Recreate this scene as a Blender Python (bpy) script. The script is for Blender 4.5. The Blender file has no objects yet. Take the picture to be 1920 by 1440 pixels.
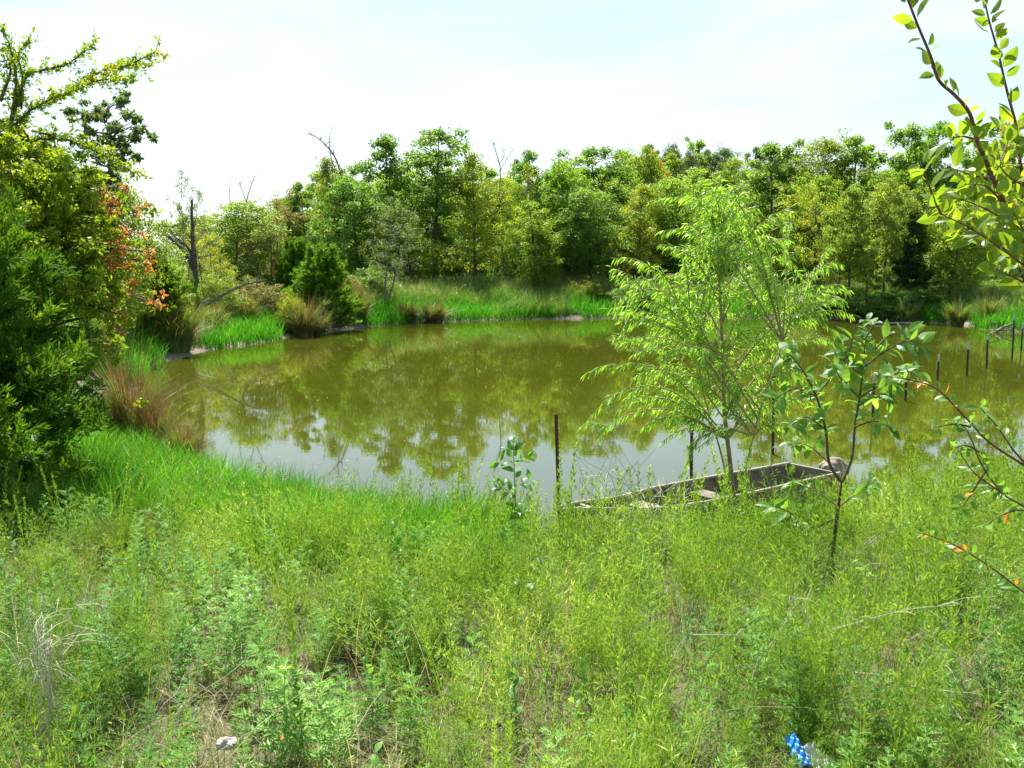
import bpy, math, random
import numpy as np
from mathutils import Vector
scene = bpy.context.scene
COL = scene.collection
R = math.radians
rng = np.random.default_rng(7)
random.seed(7)

# ------------------------------------------------------------------ camera, sky, sun, exposure
CH, F, PITCH = 2.9, 1732.0, R(7.89)
cd = bpy.data.cameras.new("camera"); cam = bpy.data.objects.new("camera", cd); COL.objects.link(cam)
cd.sensor_width = 36; cd.lens = 36 * F / 1920.0; cd.clip_end = 3000; cd.clip_start = 0.05
cam.location = (0, 0, CH); cam.rotation_euler = (math.pi / 2 - PITCH, 0, 0)
scene.camera = cam
SUN_EL, SUN_AZ = R(57), R(-14)
world = bpy.data.worlds.new("World"); scene.world = world; world.use_nodes = True
wt = world.node_tree; wt.nodes.clear()
def wn(t): return wt.nodes.new(t)
sky = wn('ShaderNodeTexSky'); sky.sky_type = 'NISHITA'; sky.sun_disc = False
sky.sun_elevation = SUN_EL; sky.sun_rotation = SUN_AZ; sky.air_density = 1.0; sky.dust_density = 1.2; sky.ozone_density = 1.0
tc = wn('ShaderNodeTexCoord'); mp = wn('ShaderNodeMapping'); mp.inputs['Scale'].default_value = (1.0, 1.0, 5.0)
nz = wn('ShaderNodeTexNoise'); nz.inputs['Scale'].default_value = 2.6; nz.inputs['Detail'].default_value = 6; nz.inputs['Roughness'].default_value = 0.55
nz.inputs['Distortion'].default_value = 0.6
cr = wn('ShaderNodeValToRGB'); cr.color_ramp.elements[0].position = 0.40; cr.color_ramp.elements[1].position = 0.78
cr.color_ramp.elements[0].color = (0.0, 0.0, 0.0, 1); cr.color_ramp.elements[1].color = (0.85, 0.85, 0.85, 1)
mx = wn('ShaderNodeMixRGB'); mx.inputs['Color2'].default_value = (6.5, 7.6, 8.6, 1)
bg = wn('ShaderNodeBackground'); bg.inputs['Strength'].default_value = 0.066
wo = wn('ShaderNodeOutputWorld')
L = wt.links.new
L(tc.outputs['Generated'], mp.inputs['Vector']); L(mp.outputs['Vector'], nz.inputs['Vector']); L(nz.outputs['Fac'], cr.inputs['Fac'])
L(cr.outputs['Color'], mx.inputs['Fac']); L(sky.outputs['Color'], mx.inputs['Color1']); L(mx.outputs['Color'], bg.inputs['Color']); L(bg.outputs['Background'], wo.inputs['Surface'])
sd = bpy.data.lights.new("sun", 'SUN'); sd.energy = 5.0; sd.angle = R(0.5); sd.color = (1.0, 0.96, 0.88)
sun = bpy.data.objects.new("sun", sd); COL.objects.link(sun)
S = Vector((math.sin(SUN_AZ) * math.cos(SUN_EL), math.cos(SUN_AZ) * math.cos(SUN_EL), math.sin(SUN_EL)))
sun.rotation_euler = S.to_track_quat('Z', 'Y').to_euler()
scene.view_settings.view_transform = 'Standard'; scene.view_settings.look = 'None'
scene.view_settings.gamma = 1; scene.view_settings.exposure = 1.5
cy = scene.cycles; cy.max_bounces = 7; cy.diffuse_bounces = 3; cy.glossy_bounces = 3; cy.transmission_bounces = 4; cy.transparent_max_bounces = 6
cy.use_denoising = True

# ------------------------------------------------------------------ pixel helpers (photo is 1920 x 1440)
cP, sP = math.cos(PITCH), math.sin(PITCH)
def ray(px, py):
    x = (px - 960) / F; y = (720 - py) / F
    return np.array((x, cP + y * sP, -sP + y * cP))
def atZ(px, py, z=0.0):
    d = ray(px, py); t = (z - CH) / d[2]
    return np.array((0, 0, CH)) + d * t
def atY(px, py, Y):
    d = ray(px, py); t = Y / d[1]
    return np.array((0, 0, CH)) + d * t
def poly(pts, Y, dY=None):
    out = []
    for i, p in enumerate(pts):
        yy = Y + (dY[i] if dY else 0)
        out.append(atY(p[0], p[1], yy))
    return np.array(out)

# ------------------------------------------------------------------ mesh accumulation
class MB:
    def __init__(s): s.V = []; s.F = []; s.M = []; s.n = 0
    def add(s, V, Fc, mat=0):
        V = np.asarray(V, float).reshape(-1, 3); Fc = np.asarray(Fc, int)
        if len(V) == 0: return
        s.V.append(V); s.F.append(Fc + s.n); s.M.append(np.full(len(Fc), mat)); s.n += len(V)
    def build(s, name, mats, parent=None, smooth=False):
        me = bpy.data.meshes.new(name)
        V = np.concatenate(s.V); me.vertices.add(len(V)); me.vertices.foreach_set('co', V.astype(np.float32).ravel())
        tot = np.concatenate([np.full(len(f), f.shape[1]) for f in s.F]); loops = np.concatenate([f.ravel() for f in s.F])
        me.loops.add(len(loops)); me.loops.foreach_set('vertex_index', loops.astype(np.int32))
        me.polygons.add(len(tot)); st = np.concatenate([[0], np.cumsum(tot)[:-1]]); me.polygons.foreach_set('loop_start', st.astype(np.int32))
        me.polygons.foreach_set('material_index', np.concatenate(s.M).astype(np.int32))
        me.polygons.foreach_set('use_smooth', np.full(len(tot), smooth))
        for m in (mats if isinstance(mats, (list, tuple)) else [mats]): me.materials.append(m)
        me.update(calc_edges=True)
        o = bpy.data.objects.new(name, me); COL.objects.link(o)
        if parent is not None: o.parent = parent
        return o
def nrm(a): return a / np.maximum(np.linalg.norm(a, axis=-1, keepdims=True), 1e-9)
def rdirs(n):
    v = rng.normal(size=(n, 3)); return nrm(v)
def tag(o, label=None, cat=None, group=None, kind=None):
    if label: o['label'] = label
    if cat: o['category'] = cat
    if group: o['group'] = group
    if kind: o['kind'] = kind
    return o
def empty(name, loc, label=None, cat=None, group=None):
    o = bpy.data.objects.new(name, None); COL.objects.link(o); o.location = loc; o.empty_display_size = 0.2
    return tag(o, label, cat, group)
def reloc(o):   # child built in world coordinates -> local to its parent (parent has only a translation)
    me = o.data; n = len(me.vertices); co = np.empty(n * 3, np.float32); me.vertices.foreach_get('co', co)
    co = co.reshape(-1, 3) - np.array(o.parent.location, np.float32); me.vertices.foreach_set('co', co.ravel()); me.update()
    return o
def tube(mb, P, rad, sides=6, mat=0):
    P = np.asarray(P, float); k = len(P); rad = np.broadcast_to(np.asarray(rad, float), (k,))
    T = nrm(np.gradient(P, axis=0)); ref = np.array((0.31, 0.77, 0.2)) if abs(T[0][2]) > 0.7 else np.array((0.05, 0.1, 1.0))
    A = nrm(np.cross(T, ref)); B = np.cross(T, A)
    a = np.linspace(0, 2 * math.pi, sides, endpoint=False)
    V = P[:, None] + (A[:, None] * np.cos(a)[None, :, None] + B[:, None] * np.sin(a)[None, :, None]) * rad[:, None, None]
    idx = np.arange(k * sides).reshape(k, sides); n2 = np.roll(idx, -1, axis=1)
    Fc = np.stack([idx[:-1], n2[:-1], n2[1:], idx[1:]], -1).reshape(-1, 4)
    mb.add(V.reshape(-1, 3), Fc, mat)
    if sides >= 5:
        mb.add(V[-1], np.arange(sides)[None, :], mat); mb.add(V[0], np.arange(sides)[::-1][None, :], mat)
def smoothpath(P, n=4):
    P = np.asarray(P, float); k = len(P)
    if k < 3: return P
    E = np.vstack([2 * P[0] - P[1], P, 2 * P[-1] - P[-2]]); out = []
    for i in range(k - 1):
        p0, p1, p2, p3 = E[i:i + 4]
        for t in np.linspace(0, 1, n, endpoint=False):
            out.append(0.5 * ((2 * p1) + (-p0 + p2) * t + (2 * p0 - 5 * p1 + 4 * p2 - p3) * t * t + (-p0 + 3 * p1 - 3 * p2 + p3) * t ** 3))
    out.append(P[-1]); return np.array(out)
def resample(P, step):
    P = np.asarray(P, float); d = np.concatenate([[0], np.cumsum(np.linalg.norm(np.diff(P, axis=0), axis=1))])
    n = max(2, int(d[-1] / step) + 1); s = np.linspace(0, d[-1], n)
    Q = np.stack([np.interp(s, d, P[:, i]) for i in range(3)], -1)
    return Q, nrm(np.gradient(Q, axis=0))
def leaves4(mb, P, D, N, Ln, W, mat=0, fold=0.12):
    """one bent quad per leaf"""
    D = nrm(D); Sd = nrm(np.cross(D, N)); N = np.cross(Sd, D)
    Ln = np.broadcast_to(Ln, (len(P),))[:, None]; W = np.broadcast_to(W, (len(P),))[:, None]
    m = P + D * Ln * 0.45 + N * W * fold
    V = np.stack([P, m + Sd * W * 0.5, P + D * Ln - N * W * fold, m - Sd * W * 0.5], 1)
    mb.add(V.reshape(-1, 3), np.arange(len(P) * 4).reshape(-1, 4), mat)
def leaves_long(mb, P, D, N, Ln, W, prof, droop=0.3, fold=0.25, mat=0):
    """curved folded leaf: stations along the midrib, two halves"""
    n = len(P); k = len(prof); t = np.linspace(0, 1, k)
    D = nrm(D); Sd = nrm(np.cross(D, N)); N = np.cross(Sd, D)
    Ln = np.broadcast_to(Ln, (n,))[:, None, None]; W = np.broadcast_to(W, (n,))[:, None, None]; droop = np.broadcast_to(droop, (n,))[:, None, None]
    mid = P[:, None] + D[:, None] * (t * (1 - 0.15 * t))[None, :, None] * Ln - N[:, None] * (t ** 2)[None, :, None] * Ln * droop
    pw = np.asarray(prof)[None, :, None] * W * 0.5
    a = mid + Sd[:, None] * pw + N[:, None] * pw * fold; b = mid - Sd[:, None] * pw + N[:, None] * pw * fold
    V = np.stack([a, mid, b], 2).reshape(n, k * 3, 3)
    f = []
    for i in range(k - 1):
        o = i * 3; f += [[o, o + 1, o + 4, o + 3], [o + 1, o + 2, o + 5, o + 4]]
    f = np.array(f); Fc = (f[None] + (np.arange(n) * k * 3)[:, None, None]).reshape(-1, 4)
    mb.add(V.reshape(-1, 3), Fc, mat)
def blades(mb, P, H, lean, W, seg=3, mat=0, az=None, side=None):
    n = len(P); az = rng.uniform(0, 2 * math.pi, n) if az is None else az
    H = np.broadcast_to(H, (n,)); lean = np.broadcast_to(lean, (n,)); W = np.broadcast_to(W, (n,))
    ld = np.stack([np.cos(az), np.sin(az), 0 * az], -1); sa = rng.uniform(0, 2 * math.pi, n) if side is None else side
    sv = np.stack([np.cos(sa), np.sin(sa), 0 * sa], -1); t = np.linspace(0, 1, seg + 1)
    c = P[:, None] + ld[:, None] * (lean * H)[:, None, None] * (t ** 2)[None, :, None]
    c[..., 2] += (H[:, None] * (t - 0.35 * np.minimum(lean, 1.2)[:, None] * t ** 2.2))
    w = (W[:, None] * np.maximum(1 - t ** 1.6, 0.04)[None, :])[..., None] * 0.5
    V = np.stack([c - sv[:, None] * w, c + sv[:, None] * w], 2).reshape(n, -1, 3)
    f = np.array([[2 * i, 2 * i + 1, 2 * i + 3, 2 * i + 2] for i in range(seg)])
    mb.add(V.reshape(-1, 3), (f[None] + (np.arange(n) * (seg + 1) * 2)[:, None, None]).reshape(-1, 4), mat)
def protoarr(mb):
    return np.concatenate(mb.V), np.concatenate([f for f in mb.F if f.shape[1] == 4]), np.concatenate([m for f, m in zip(mb.F, mb.M) if f.shape[1] == 4])
def stamp(mb, proto, P, yaw, sc, tilt=0.12):
    V, Fc, M = proto; n = len(P); c, s = np.cos(yaw), np.sin(yaw); sc = np.broadcast_to(sc, (n,))
    X = (V[None, :, 0] * c[:, None] - V[None, :, 1] * s[:, None]); Y = (V[None, :, 0] * s[:, None] + V[None, :, 1] * c[:, None])
    Z = np.broadcast_to(V[None, :, 2], X.shape)
    ta = rng.normal(0, tilt, (n, 2)); X = X + Z * ta[:, :1]; Y = Y + Z * ta[:, 1:]
    W = np.stack([X, Y, Z], -1) * sc[:, None, None] + P[:, None]
    FF = (Fc[None] + (np.arange(n) * len(V))[:, None, None]).reshape(-1, 4)
    V2 = W.reshape(-1, 3); mb.V.append(V2); mb.F.append(FF + mb.n); mb.M.append(np.tile(M, n)); mb.n += len(V2)

# ------------------------------------------------------------------ materials
def mat_new(name):
    m = bpy.data.materials.new(name); m.use_nodes = True; nt = m.node_tree; nt.nodes.clear(); return m, nt
def leafmat(name, c1, c2, c3=None, trans=0.45, rough=0.45, spec=0.35, f3=0.12, tboost=1.7, nscale=0.6):
    m, nt = mat_new(name); N = nt.nodes.new; K = nt.links.new
    geo = N('ShaderNodeNewGeometry'); tcn = N('ShaderNodeTexCoord'); no = N('ShaderNodeTexNoise'); no.inputs['Scale'].default_value = nscale; no.inputs['Detail'].default_value = 2
    K(tcn.outputs['Object'], no.inputs['Vector'])
    oi = N('ShaderNodeObjectInfo')
    ad = N('ShaderNodeMath'); ad.operation = 'MULTIPLY_ADD'; ad.inputs[1].default_value = 0.55; K(geo.outputs['Random Per Island'], ad.inputs[0])
    mr = N('ShaderNodeMapRange'); mr.inputs['From Min'].default_value = 0.35; mr.inputs['From Max'].default_value = 0.65; mr.inputs['To Max'].default_value = 0.45
    K(no.outputs['Fac'], mr.inputs['Value']); K(mr.outputs['Result'], ad.inputs[2])
    rp = N('ShaderNodeValToRGB'); e = rp.color_ramp.elements
    e[0].color = (*c1, 1); e[0].position = 0; e[1].color = (*c2, 1); e[1].position = 0.95 if c3 is None else 1 - f3 - 0.03
    if c3 is not None:
        x = e.new(1 - f3 + 0.03); x.color = (*c3, 1)
    K(ad.outputs[0], rp.inputs['Fac'])
    hs = N('ShaderNodeHueSaturation'); mh = N('ShaderNodeMapRange'); mh.inputs['To Min'].default_value = 0.488; mh.inputs['To Max'].default_value = 0.512
    K(oi.outputs['Random'], mh.inputs['Value']); K(mh.outputs['Result'], hs.inputs['Hue'])
    K(rp.outputs['Color'], hs.inputs['Color'])
    pb = N('ShaderNodeBsdfPrincipled'); pb.inputs['Roughness'].default_value = rough; pb.inputs['Specular IOR Level'].default_value = spec
    K(hs.outputs['Color'], pb.inputs['Base Color'])
    tr = N('ShaderNodeBsdfTranslucent'); tm = N('ShaderNodeMixRGB'); tm.blend_type = 'MULTIPLY'; tm.inputs['Fac'].default_value = 1; tm.inputs['Color2'].default_value = (tboost * 1.1, tboost, tboost * 0.45, 1)
    K(hs.outputs['Color'], tm.inputs['Color1']); K(tm.outputs['Color'], tr.inputs['Color'])
    ms = N('ShaderNodeMixShader'); ms.inputs['Fac'].default_value = trans; K(pb.outputs[0], ms.inputs[1]); K(tr.outputs[0], ms.inputs[2])
    out = N('ShaderNodeOutputMaterial'); K(ms.outputs[0], out.inputs['Surface']); return m
def solidmat(name, c1, c2, scale=8, rough=0.8, spec=0.3, bump=0.3, stretch=(1, 1, 1), metallic=0, c3=None, coords='Object'):
    m, nt = mat_new(name); N = nt.nodes.new; K = nt.links.new
    t = N('ShaderNodeTexCoord'); mpn = N('ShaderNodeMapping'); mpn.inputs['Scale'].default_value = stretch; no = N('ShaderNodeTexNoise'); no.inputs['Scale'].default_value = scale; no.inputs['Detail'].default_value = 8; no.inputs['Roughness'].default_value = 0.65
    K(t.outputs[coords], mpn.inputs['Vector']); K(mpn.outputs['Vector'], no.inputs['Vector'])
    rp = N('ShaderNodeValToRGB'); e = rp.color_ramp.elements; e[0].position = 0.35; e[0].color = (*c1, 1); e[1].position = 0.65; e[1].color = (*c2, 1)
    if c3: x = e.new(0.72); x.color = (*c3, 1)
    K(no.outputs['Fac'], rp.inputs['Fac'])
    pb = N('ShaderNodeBsdfPrincipled'); pb.inputs['Roughness'].default_value = rough; pb.inputs['Specular IOR Level'].default_value = spec; pb.inputs['Metallic'].default_value = metallic
    K(rp.outputs['Color'], pb.inputs['Base Color']); bp = N('ShaderNodeBump'); bp.inputs['Strength'].default_value = bump; bp.inputs['Distance'].default_value = 0.02
    K(no.outputs['Fac'], bp.inputs['Height']); K(bp.outputs['Normal'], pb.inputs['Normal'])
    out = N('ShaderNodeOutputMaterial'); K(pb.outputs[0], out.inputs['Surface']); return m

M = {}
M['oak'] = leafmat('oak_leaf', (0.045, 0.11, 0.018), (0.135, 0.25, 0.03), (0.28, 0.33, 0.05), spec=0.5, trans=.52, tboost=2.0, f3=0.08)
M['mid'] = leafmat('mid_leaf', (0.07, 0.15, 0.014), (0.20, 0.31, 0.03), (0.34, 0.37, 0.05), trans=.52, tboost=2.0, f3=0.1)
M['yel'] = leafmat('yellow_green_leaf', (0.14, 0.22, 0.014), (0.32, 0.38, 0.03), (0.38, 0.28, 0.03), f3=0.1)
M['lime'] = leafmat('light_green_leaf', (0.10, 0.18, 0.02), (0.23, 0.33, 0.045), (0.33, 0.35, 0.07), f3=0.1)
M['blu'] = leafmat('grey_green_and_haze_leaf', (0.06, 0.115, 0.045), (0.12, 0.18, 0.065), (0.17, 0.20, 0.08), f3=0.1)  # own colour of grey-green trees; on the hill trees it paints haze
M['brn'] = leafmat('brownish_leaf', (0.10, 0.12, 0.03), (0.20, 0.19, 0.05), (0.28, 0.17, 0.06), f3=0.2)
M['red'] = leafmat('rusty_leaf', (0.14, 0.10, 0.03), (0.30, 0.14, 0.05), (0.36, 0.16, 0.06), f3=0.3)
M['ced'] = leafmat('cedar_spray', (0.06, 0.15, 0.014), (0.15, 0.29, 0.02), (0.22, 0.36, 0.03), trans=0.35, spec=0.2, f3=0.2)
M['cedn'] = leafmat('near_cedar_spray', (0.035, 0.10, 0.008), (0.10, 0.21, 0.014), (0.20, 0.29, 0.016), trans=0.35, spec=0.2, f3=0.2, nscale=1.5)
M['aut'] = leafmat('turning_leaf', (0.08, 0.19, 0.012), (0.24, 0.34, 0.015), (0.45, 0.38, 0.03), f3=0.12, nscale=1.2)
M['orng'] = leafmat('orange_leaf', (0.34, 0.20, 0.03), (0.42, 0.15, 0.05), (0.50, 0.28, 0.17), f3=0.4, nscale=2, tboost=1.4)
M['wil'] = leafmat('willow_leaf', (0.12, 0.27, 0.035), (0.21, 0.41, 0.055), (0.32, 0.48, 0.14), trans=0.5, rough=0.35, spec=0.5, f3=0.15, nscale=2)
M['sap'] = leafmat('sapling_leaf', (0.06, 0.17, 0.03), (0.13, 0.29, 0.045), (0.20, 0.34, 0.08), trans=0.5, rough=0.45, spec=0.4, f3=0.2, nscale=3)
M['elm'] = leafmat('elm_leaf', (0.10, 0.17, 0.014), (0.20, 0.28, 0.02), (0.30, 0.35, 0.03), trans=0.55, rough=0.35, spec=0.5, f3=0.2, nscale=3)
M['eor'] = leafmat('orange_elm_leaf', (0.5, 0.22, 0.02), (0.6, 0.3, 0.03), None, trans=0.4)
M['marsh'] = leafmat('marsh_grass_blade', (0.03, 0.14, 0.010), (0.085, 0.32, 0.018), (0.20, 0.42, 0.07), tboost=1.4, trans=0.45, spec=0.15, f3=0.15, nscale=1.0)
M['mead'] = leafmat('meadow_grass_blade', (0.085, 0.165, 0.03), (0.18, 0.28, 0.06), (0.33, 0.32, 0.15), tboost=1.3, trans=0.4, f3=0.2, nscale=0.5)
M['und'] = leafmat('shaded_grass_blade', (0.04, 0.085, 0.014), (0.10, 0.18, 0.03), (0.22, 0.24, 0.08), trans=0.35, tboost=1.3, f3=0.2, nscale=0.5)  # darkened grass: shade in the gaps between weeds put into the colour
M['rag'] = leafmat('ragweed_leaf', (0.06, 0.16, 0.03), (0.22, 0.42, 0.09), (0.40, 0.56, 0.22), tboost=1.4, trans=0.38, spec=0.15, rough=.6, f3=0.15, nscale=1.2)
M['fea'] = leafmat('feathery_weed', (0.06, 0.14, 0.014), (0.26, 0.42, 0.055), (0.50, 0.54, 0.18), tboost=1.4, trans=0.38, spec=0.15, rough=.6, f3=0.12, nscale=1.0)
M['plu'] = leafmat('plume_weed', (0.06, 0.16, 0.016), (0.23, 0.42, 0.055), (0.42, 0.56, 0.17), tboost=1.4, trans=0.38, spec=0.15, rough=.6, f3=0.15, nscale=1.0)
M['dry'] = leafmat('dry_grass', (0.22, 0.16, 0.08), (0.38, 0.30, 0.17), (0.50, 0.43, 0.28), trans=0.3, spec=0.3, f3=0.2)
M['tus'] = leafmat('brown_tussock', (0.085, 0.075, 0.03), (0.20, 0.155, 0.075), (0.30, 0.27, 0.14), trans=0.3, f3=0.2, nscale=1.5)
M['tan'] = leafmat('tan_yellow_leaflet', (0.45, 0.30, 0.03), (0.45, 0.28, 0.12), (0.55, 0.45, 0.3), trans=.4)
M['tusr'] = leafmat('rusty_tussock', (0.08, 0.06, 0.03), (0.19, 0.13, 0.07), (0.33, 0.26, 0.16), trans=0.3, f3=0.2, nscale=1.5)
M['bark'] = solidmat('bark', (0.045, 0.035, 0.025), (0.11, 0.09, 0.07), 6, stretch=(3, 3, 0.7), bump=0.8)
M['barkl'] = solidmat('grey_bark', (0.12, 0.10, 0.08), (0.26, 0.23, 0.19), 8, stretch=(3, 3, 0.6), bump=0.8)
M['twig'] = solidmat('willow_bark', (0.22, 0.17, 0.08), (0.33, 0.27, 0.13), 20, bump=0.4)
M['redtwig'] = solidmat('elm_twig_bark', (0.10, 0.035, 0.025), (0.20, 0.085, 0.06), 30, bump=0.5)
M['sapt'] = solidmat('sapling_bark', (0.06, 0.05, 0.03), (0.13, 0.11, 0.06), 25, bump=0.5)
M['dead'] = solidmat('dead_stalk', (0.32, 0.28, 0.21), (0.55, 0.50, 0.40), 30, bump=0.3)
M['rust'] = solidmat('rusty_steel', (0.055, 0.022, 0.015), (0.13, 0.05, 0.03), 25, rough=0.75, bump=0.5, c3=(0.18, 0.08, 0.045))
M['dpost'] = solidmat('dark_steel', (0.02, 0.022, 0.018), (0.05, 0.05, 0.04), 25, rough=0.6, bump=0.3)
M['ptip'] = solidmat('pale_paint', (0.32, 0.36, 0.36), (0.5, 0.54, 0.54), 30, rough=0.6, bump=0.2)
M['hull'] = solidmat('painted_hull', (0.15, 0.125, 0.09), (0.24, 0.21, 0.155), 5, rough=0.6, bump=0.2, c3=(0.12, 0.08, 0.05))
M['hin'] = solidmat('muddy_hull_inside', (0.07, 0.06, 0.042), (0.19, 0.16, 0.11), 7, rough=0.8, bump=0.5, c3=(0.16, 0.12, 0.07))
M['rim'] = solidmat('worn_gunwale', (0.24, 0.205, 0.15), (0.38, 0.33, 0.25), 14, rough=0.5, bump=0.3, c3=(0.3, 0.22, 0.15))
M['rock'] = solidmat('rock', (0.18, 0.14, 0.10), (0.36, 0.31, 0.25), 6, rough=0.9, bump=1.0, c3=(0.2, 0.2, 0.08))
M['wrock'] = solidmat('pale_rock', (0.30, 0.28, 0.25), (0.45, 0.43, 0.40), 12, rough=0.9, bump=1.0)
M['blue'] = solidmat('blue_plastic', (0.015, 0.20, 0.62), (0.02, 0.25, 0.70), 10, rough=0.25, spec=0.6, bump=0.2)
M['paper'] = solidmat('white_plastic', (0.62, 0.62, 0.66), (0.8, 0.8, 0.82), 12, rough=0.4, bump=0.3)
M['driftw'] = solidmat('driftwood', (0.22, 0.18, 0.15), (0.42, 0.37, 0.32), 6, stretch=(1, 1, 4), bump=0.6)

# ground material
def ground_mat():
    m, nt = mat_new('earth'); N = nt.nodes.new; K = nt.links.new
    g = N('ShaderNodeNewGeometry'); n1 = N('ShaderNodeTexNoise'); n1.inputs['Scale'].default_value = 0.9; n1.inputs['Detail'].default_value = 10; n1.inputs['Roughness'].default_value = 0.65
    n2 = N('ShaderNodeTexNoise'); n2.inputs['Scale'].default_value = 18; n2.inputs['Detail'].default_value = 6
    K(g.outputs['Position'], n1.inputs['Vector']); K(g.outputs['Position'], n2.inputs['Vector'])
    r1 = N('ShaderNodeValToRGB'); e = r1.color_ramp.elements; e[0].position = .38; e[0].color = (.055, .075, .02, 1); e[1].position = .62; e[1].color = (.10, .085, .045, 1)
    r2 = N('ShaderNodeValToRGB'); e = r2.color_ramp.elements; e[0].position = .3; e[0].color = (.09, .07, .045, 1); e[1].position = .7; e[1].color = (.22, .185, .13, 1)
    K(n1.outputs['Fac'], r1.inputs['Fac']); K(n2.outputs['Fac'], r2.inputs['Fac'])
    sp = N('ShaderNodeSeparateXYZ'); K(g.outputs['Position'], sp.inputs[0]); mr = N('ShaderNodeMapRange'); mr.inputs['From Min'].default_value = .08; mr.inputs['From Max'].default_value = .2
    K(sp.outputs['Z'], mr.inputs['Value']); mx = N('ShaderNodeMixRGB'); K(mr.outputs['Result'], mx.inputs['Fac']); K(r2.outputs['Color'], mx.inputs['Color1']); K(r1.outputs['Color'], mx.inputs['Color2'])
    pb = N('ShaderNodeBsdfPrincipled'); pb.inputs['Roughness'].default_value = .95; K(mx.outputs['Color'], pb.inputs['Base Color'])
    bp = N('ShaderNodeBump'); bp.inputs['Strength'].default_value = .7; bp.inputs['Distance'].default_value = .04; K(n2.outputs['Fac'], bp.inputs['Height']); K(bp.outputs['Normal'], pb.inputs['Normal'])
    o = N('ShaderNodeOutputMaterial'); K(pb.outputs[0], o.inputs['Surface']); return m
def water_mat():
    m, nt = mat_new('murky_pond_water'); N = nt.nodes.new; K = nt.links.new
    g = N('ShaderNodeNewGeometry'); n1 = N('ShaderNodeTexNoise'); n1.inputs['Scale'].default_value = .25; n1.inputs['Detail'].default_value = 5
    K(g.outputs['Position'], n1.inputs['Vector']); r1 = N('ShaderNodeValToRGB'); e = r1.color_ramp.elements; e[0].position = .35; e[0].color = (.046, .050, .005, 1); e[1].position = .65; e[1].color = (.054, .068, .005, 1)
    K(n1.outputs['Fac'], r1.inputs['Fac'])
    pb = N('ShaderNodeBsdfPrincipled'); pb.inputs['Roughness'].default_value = .02; pb.inputs['IOR'].default_value = 1.6; K(r1.outputs['Color'], pb.inputs['Base Color'])
    mp2 = N('ShaderNodeMapping'); mp2.inputs['Scale'].default_value = (1.2, 2.6, 1); K(g.outputs['Position'], mp2.inputs['Vector'])
    n2 = N('ShaderNodeTexNoise'); n2.inputs['Scale'].default_value = 2.2; n2.inputs['Detail'].default_value = 3; K(mp2.outputs['Vector'], n2.inputs['Vector'])
    bp = N('ShaderNodeBump'); bp.inputs['Strength'].default_value = .10; bp.inputs['Distance'].default_value = .0035; K(n2.outputs['Fac'], bp.inputs['Height']); K(bp.outputs['Normal'], pb.inputs['Normal'])
    o = N('ShaderNodeOutputMaterial'); K(pb.outputs[0], o.inputs['Surface']); return m

# ------------------------------------------------------------------ the pond outline and the ground
SH = [atZ(*p)[:2] for p in [(372, 905), (305, 835), (262, 705), (300, 683), (390, 657), (480, 645), (560, 630), (640, 619), (740, 609), (850, 603), (1000, 599), (1160, 597),
                            (1350, 597), (1520, 598), (1650, 603), (1800, 609), (1895, 622)]]
SH += [np.array(p) for p in [(26, 33), (29, 27), (25, 20), (17, 15.5), (10.5, 12.8), (6.6, 11.6), (4.6, 10.9), (3.3, 10.0), (1.7, 9.0), (0.5, 8.9), (-0.8, 9.3), (-1.9, 10.0), (-2.9, 10.8)]]
SH3 = np.array([(p[0], p[1], 0) for p in SH] + [(SH[0][0], SH[0][1], 0)])
SHS = smoothpath(SH3, 5)[:-1, :2]
tt = np.arange(len(SHS)); SHS = SHS + np.stack([np.sin(tt * 1.9) * .12 + np.sin(tt * .77) * .1, np.sin(tt * 2.3 + 1) * .12], -1) * 0.8
def sdist(X, Y):
    P = np.stack([X, Y], -1).reshape(-1, 2); A = SHS; B = np.roll(SHS, -1, 0); out = np.empty(len(P))
    for s in range(0, len(P), 20000):
        p = P[s:s + 20000, None]; ab = (B - A)[None]; t = np.clip(((p - A) * ab).sum(-1) / (ab ** 2).sum(-1), 0, 1)
        d = np.linalg.norm(p - (A + t[..., None] * ab), axis=-1).min(1)
        x, y = p[..., 0], p[..., 1]; c = ((A[:, 1] > y) != (B[:, 1] > y)) & (x < (B[:, 0] - A[:, 0]) * (y - A[:, 1]) / (B[:, 1] - A[:, 1] + 1e-12) + A[:, 0])
        out[s:s + 20000] = np.where(c.sum(1) % 2 == 1, -d, d)
    return out.reshape(np.shape(X))
def sst(x): x = np.clip(x, 0, 1); return x * x * (3 - 2 * x)
def gz(X, Y, d=None):
    X = np.asarray(X, float); Y = np.asarray(Y, float)
    d = sdist(X, Y) if d is None else d
    bump = .05 * np.sin(X * 1.7 + Y * .6) * np.sin(Y * 1.3 - X * .4) + .03 * np.sin(X * 3.9 + 2) * np.sin(Y * 4.3) + .12 * np.sin(X * .31 + 1) * np.sin(Y * .27)
    out = .03 + 1.25 * (1 - np.exp(-np.maximum(d - .25, 0) / 4.2)) + .05 * sst(d / .3) + bump * sst((d - .2) / 2)
    hill = 7.5 * sst((Y - 66) / 70) * (0.12 + 0.88 / (1 + np.exp(-(X - 14) / 7))) * (1 - .3 * sst((X - 40) / 40))
    return np.where(d > 0, out + hill, -np.minimum(.7, .03 + .3 * -d))
def gz1(x, y): return float(gz(np.array([x]), np.array([y]))[0])
def axis(a, b, step, far0, far1):
    mid = list(np.arange(a, b, step)); lo = []; hi = []; s = step; v = a
    while v > far0: s *= 1.35; v -= s; lo.append(v)
    s = step; v = mid[-1]
    while v < far1: s *= 1.35; v += s; hi.append(v)
    return np.array(lo[::-1] + mid + hi)
gx = axis(-18, 32, .3, -900, 900); gy = axis(-2, 60, .3, -300, 1500)
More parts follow.
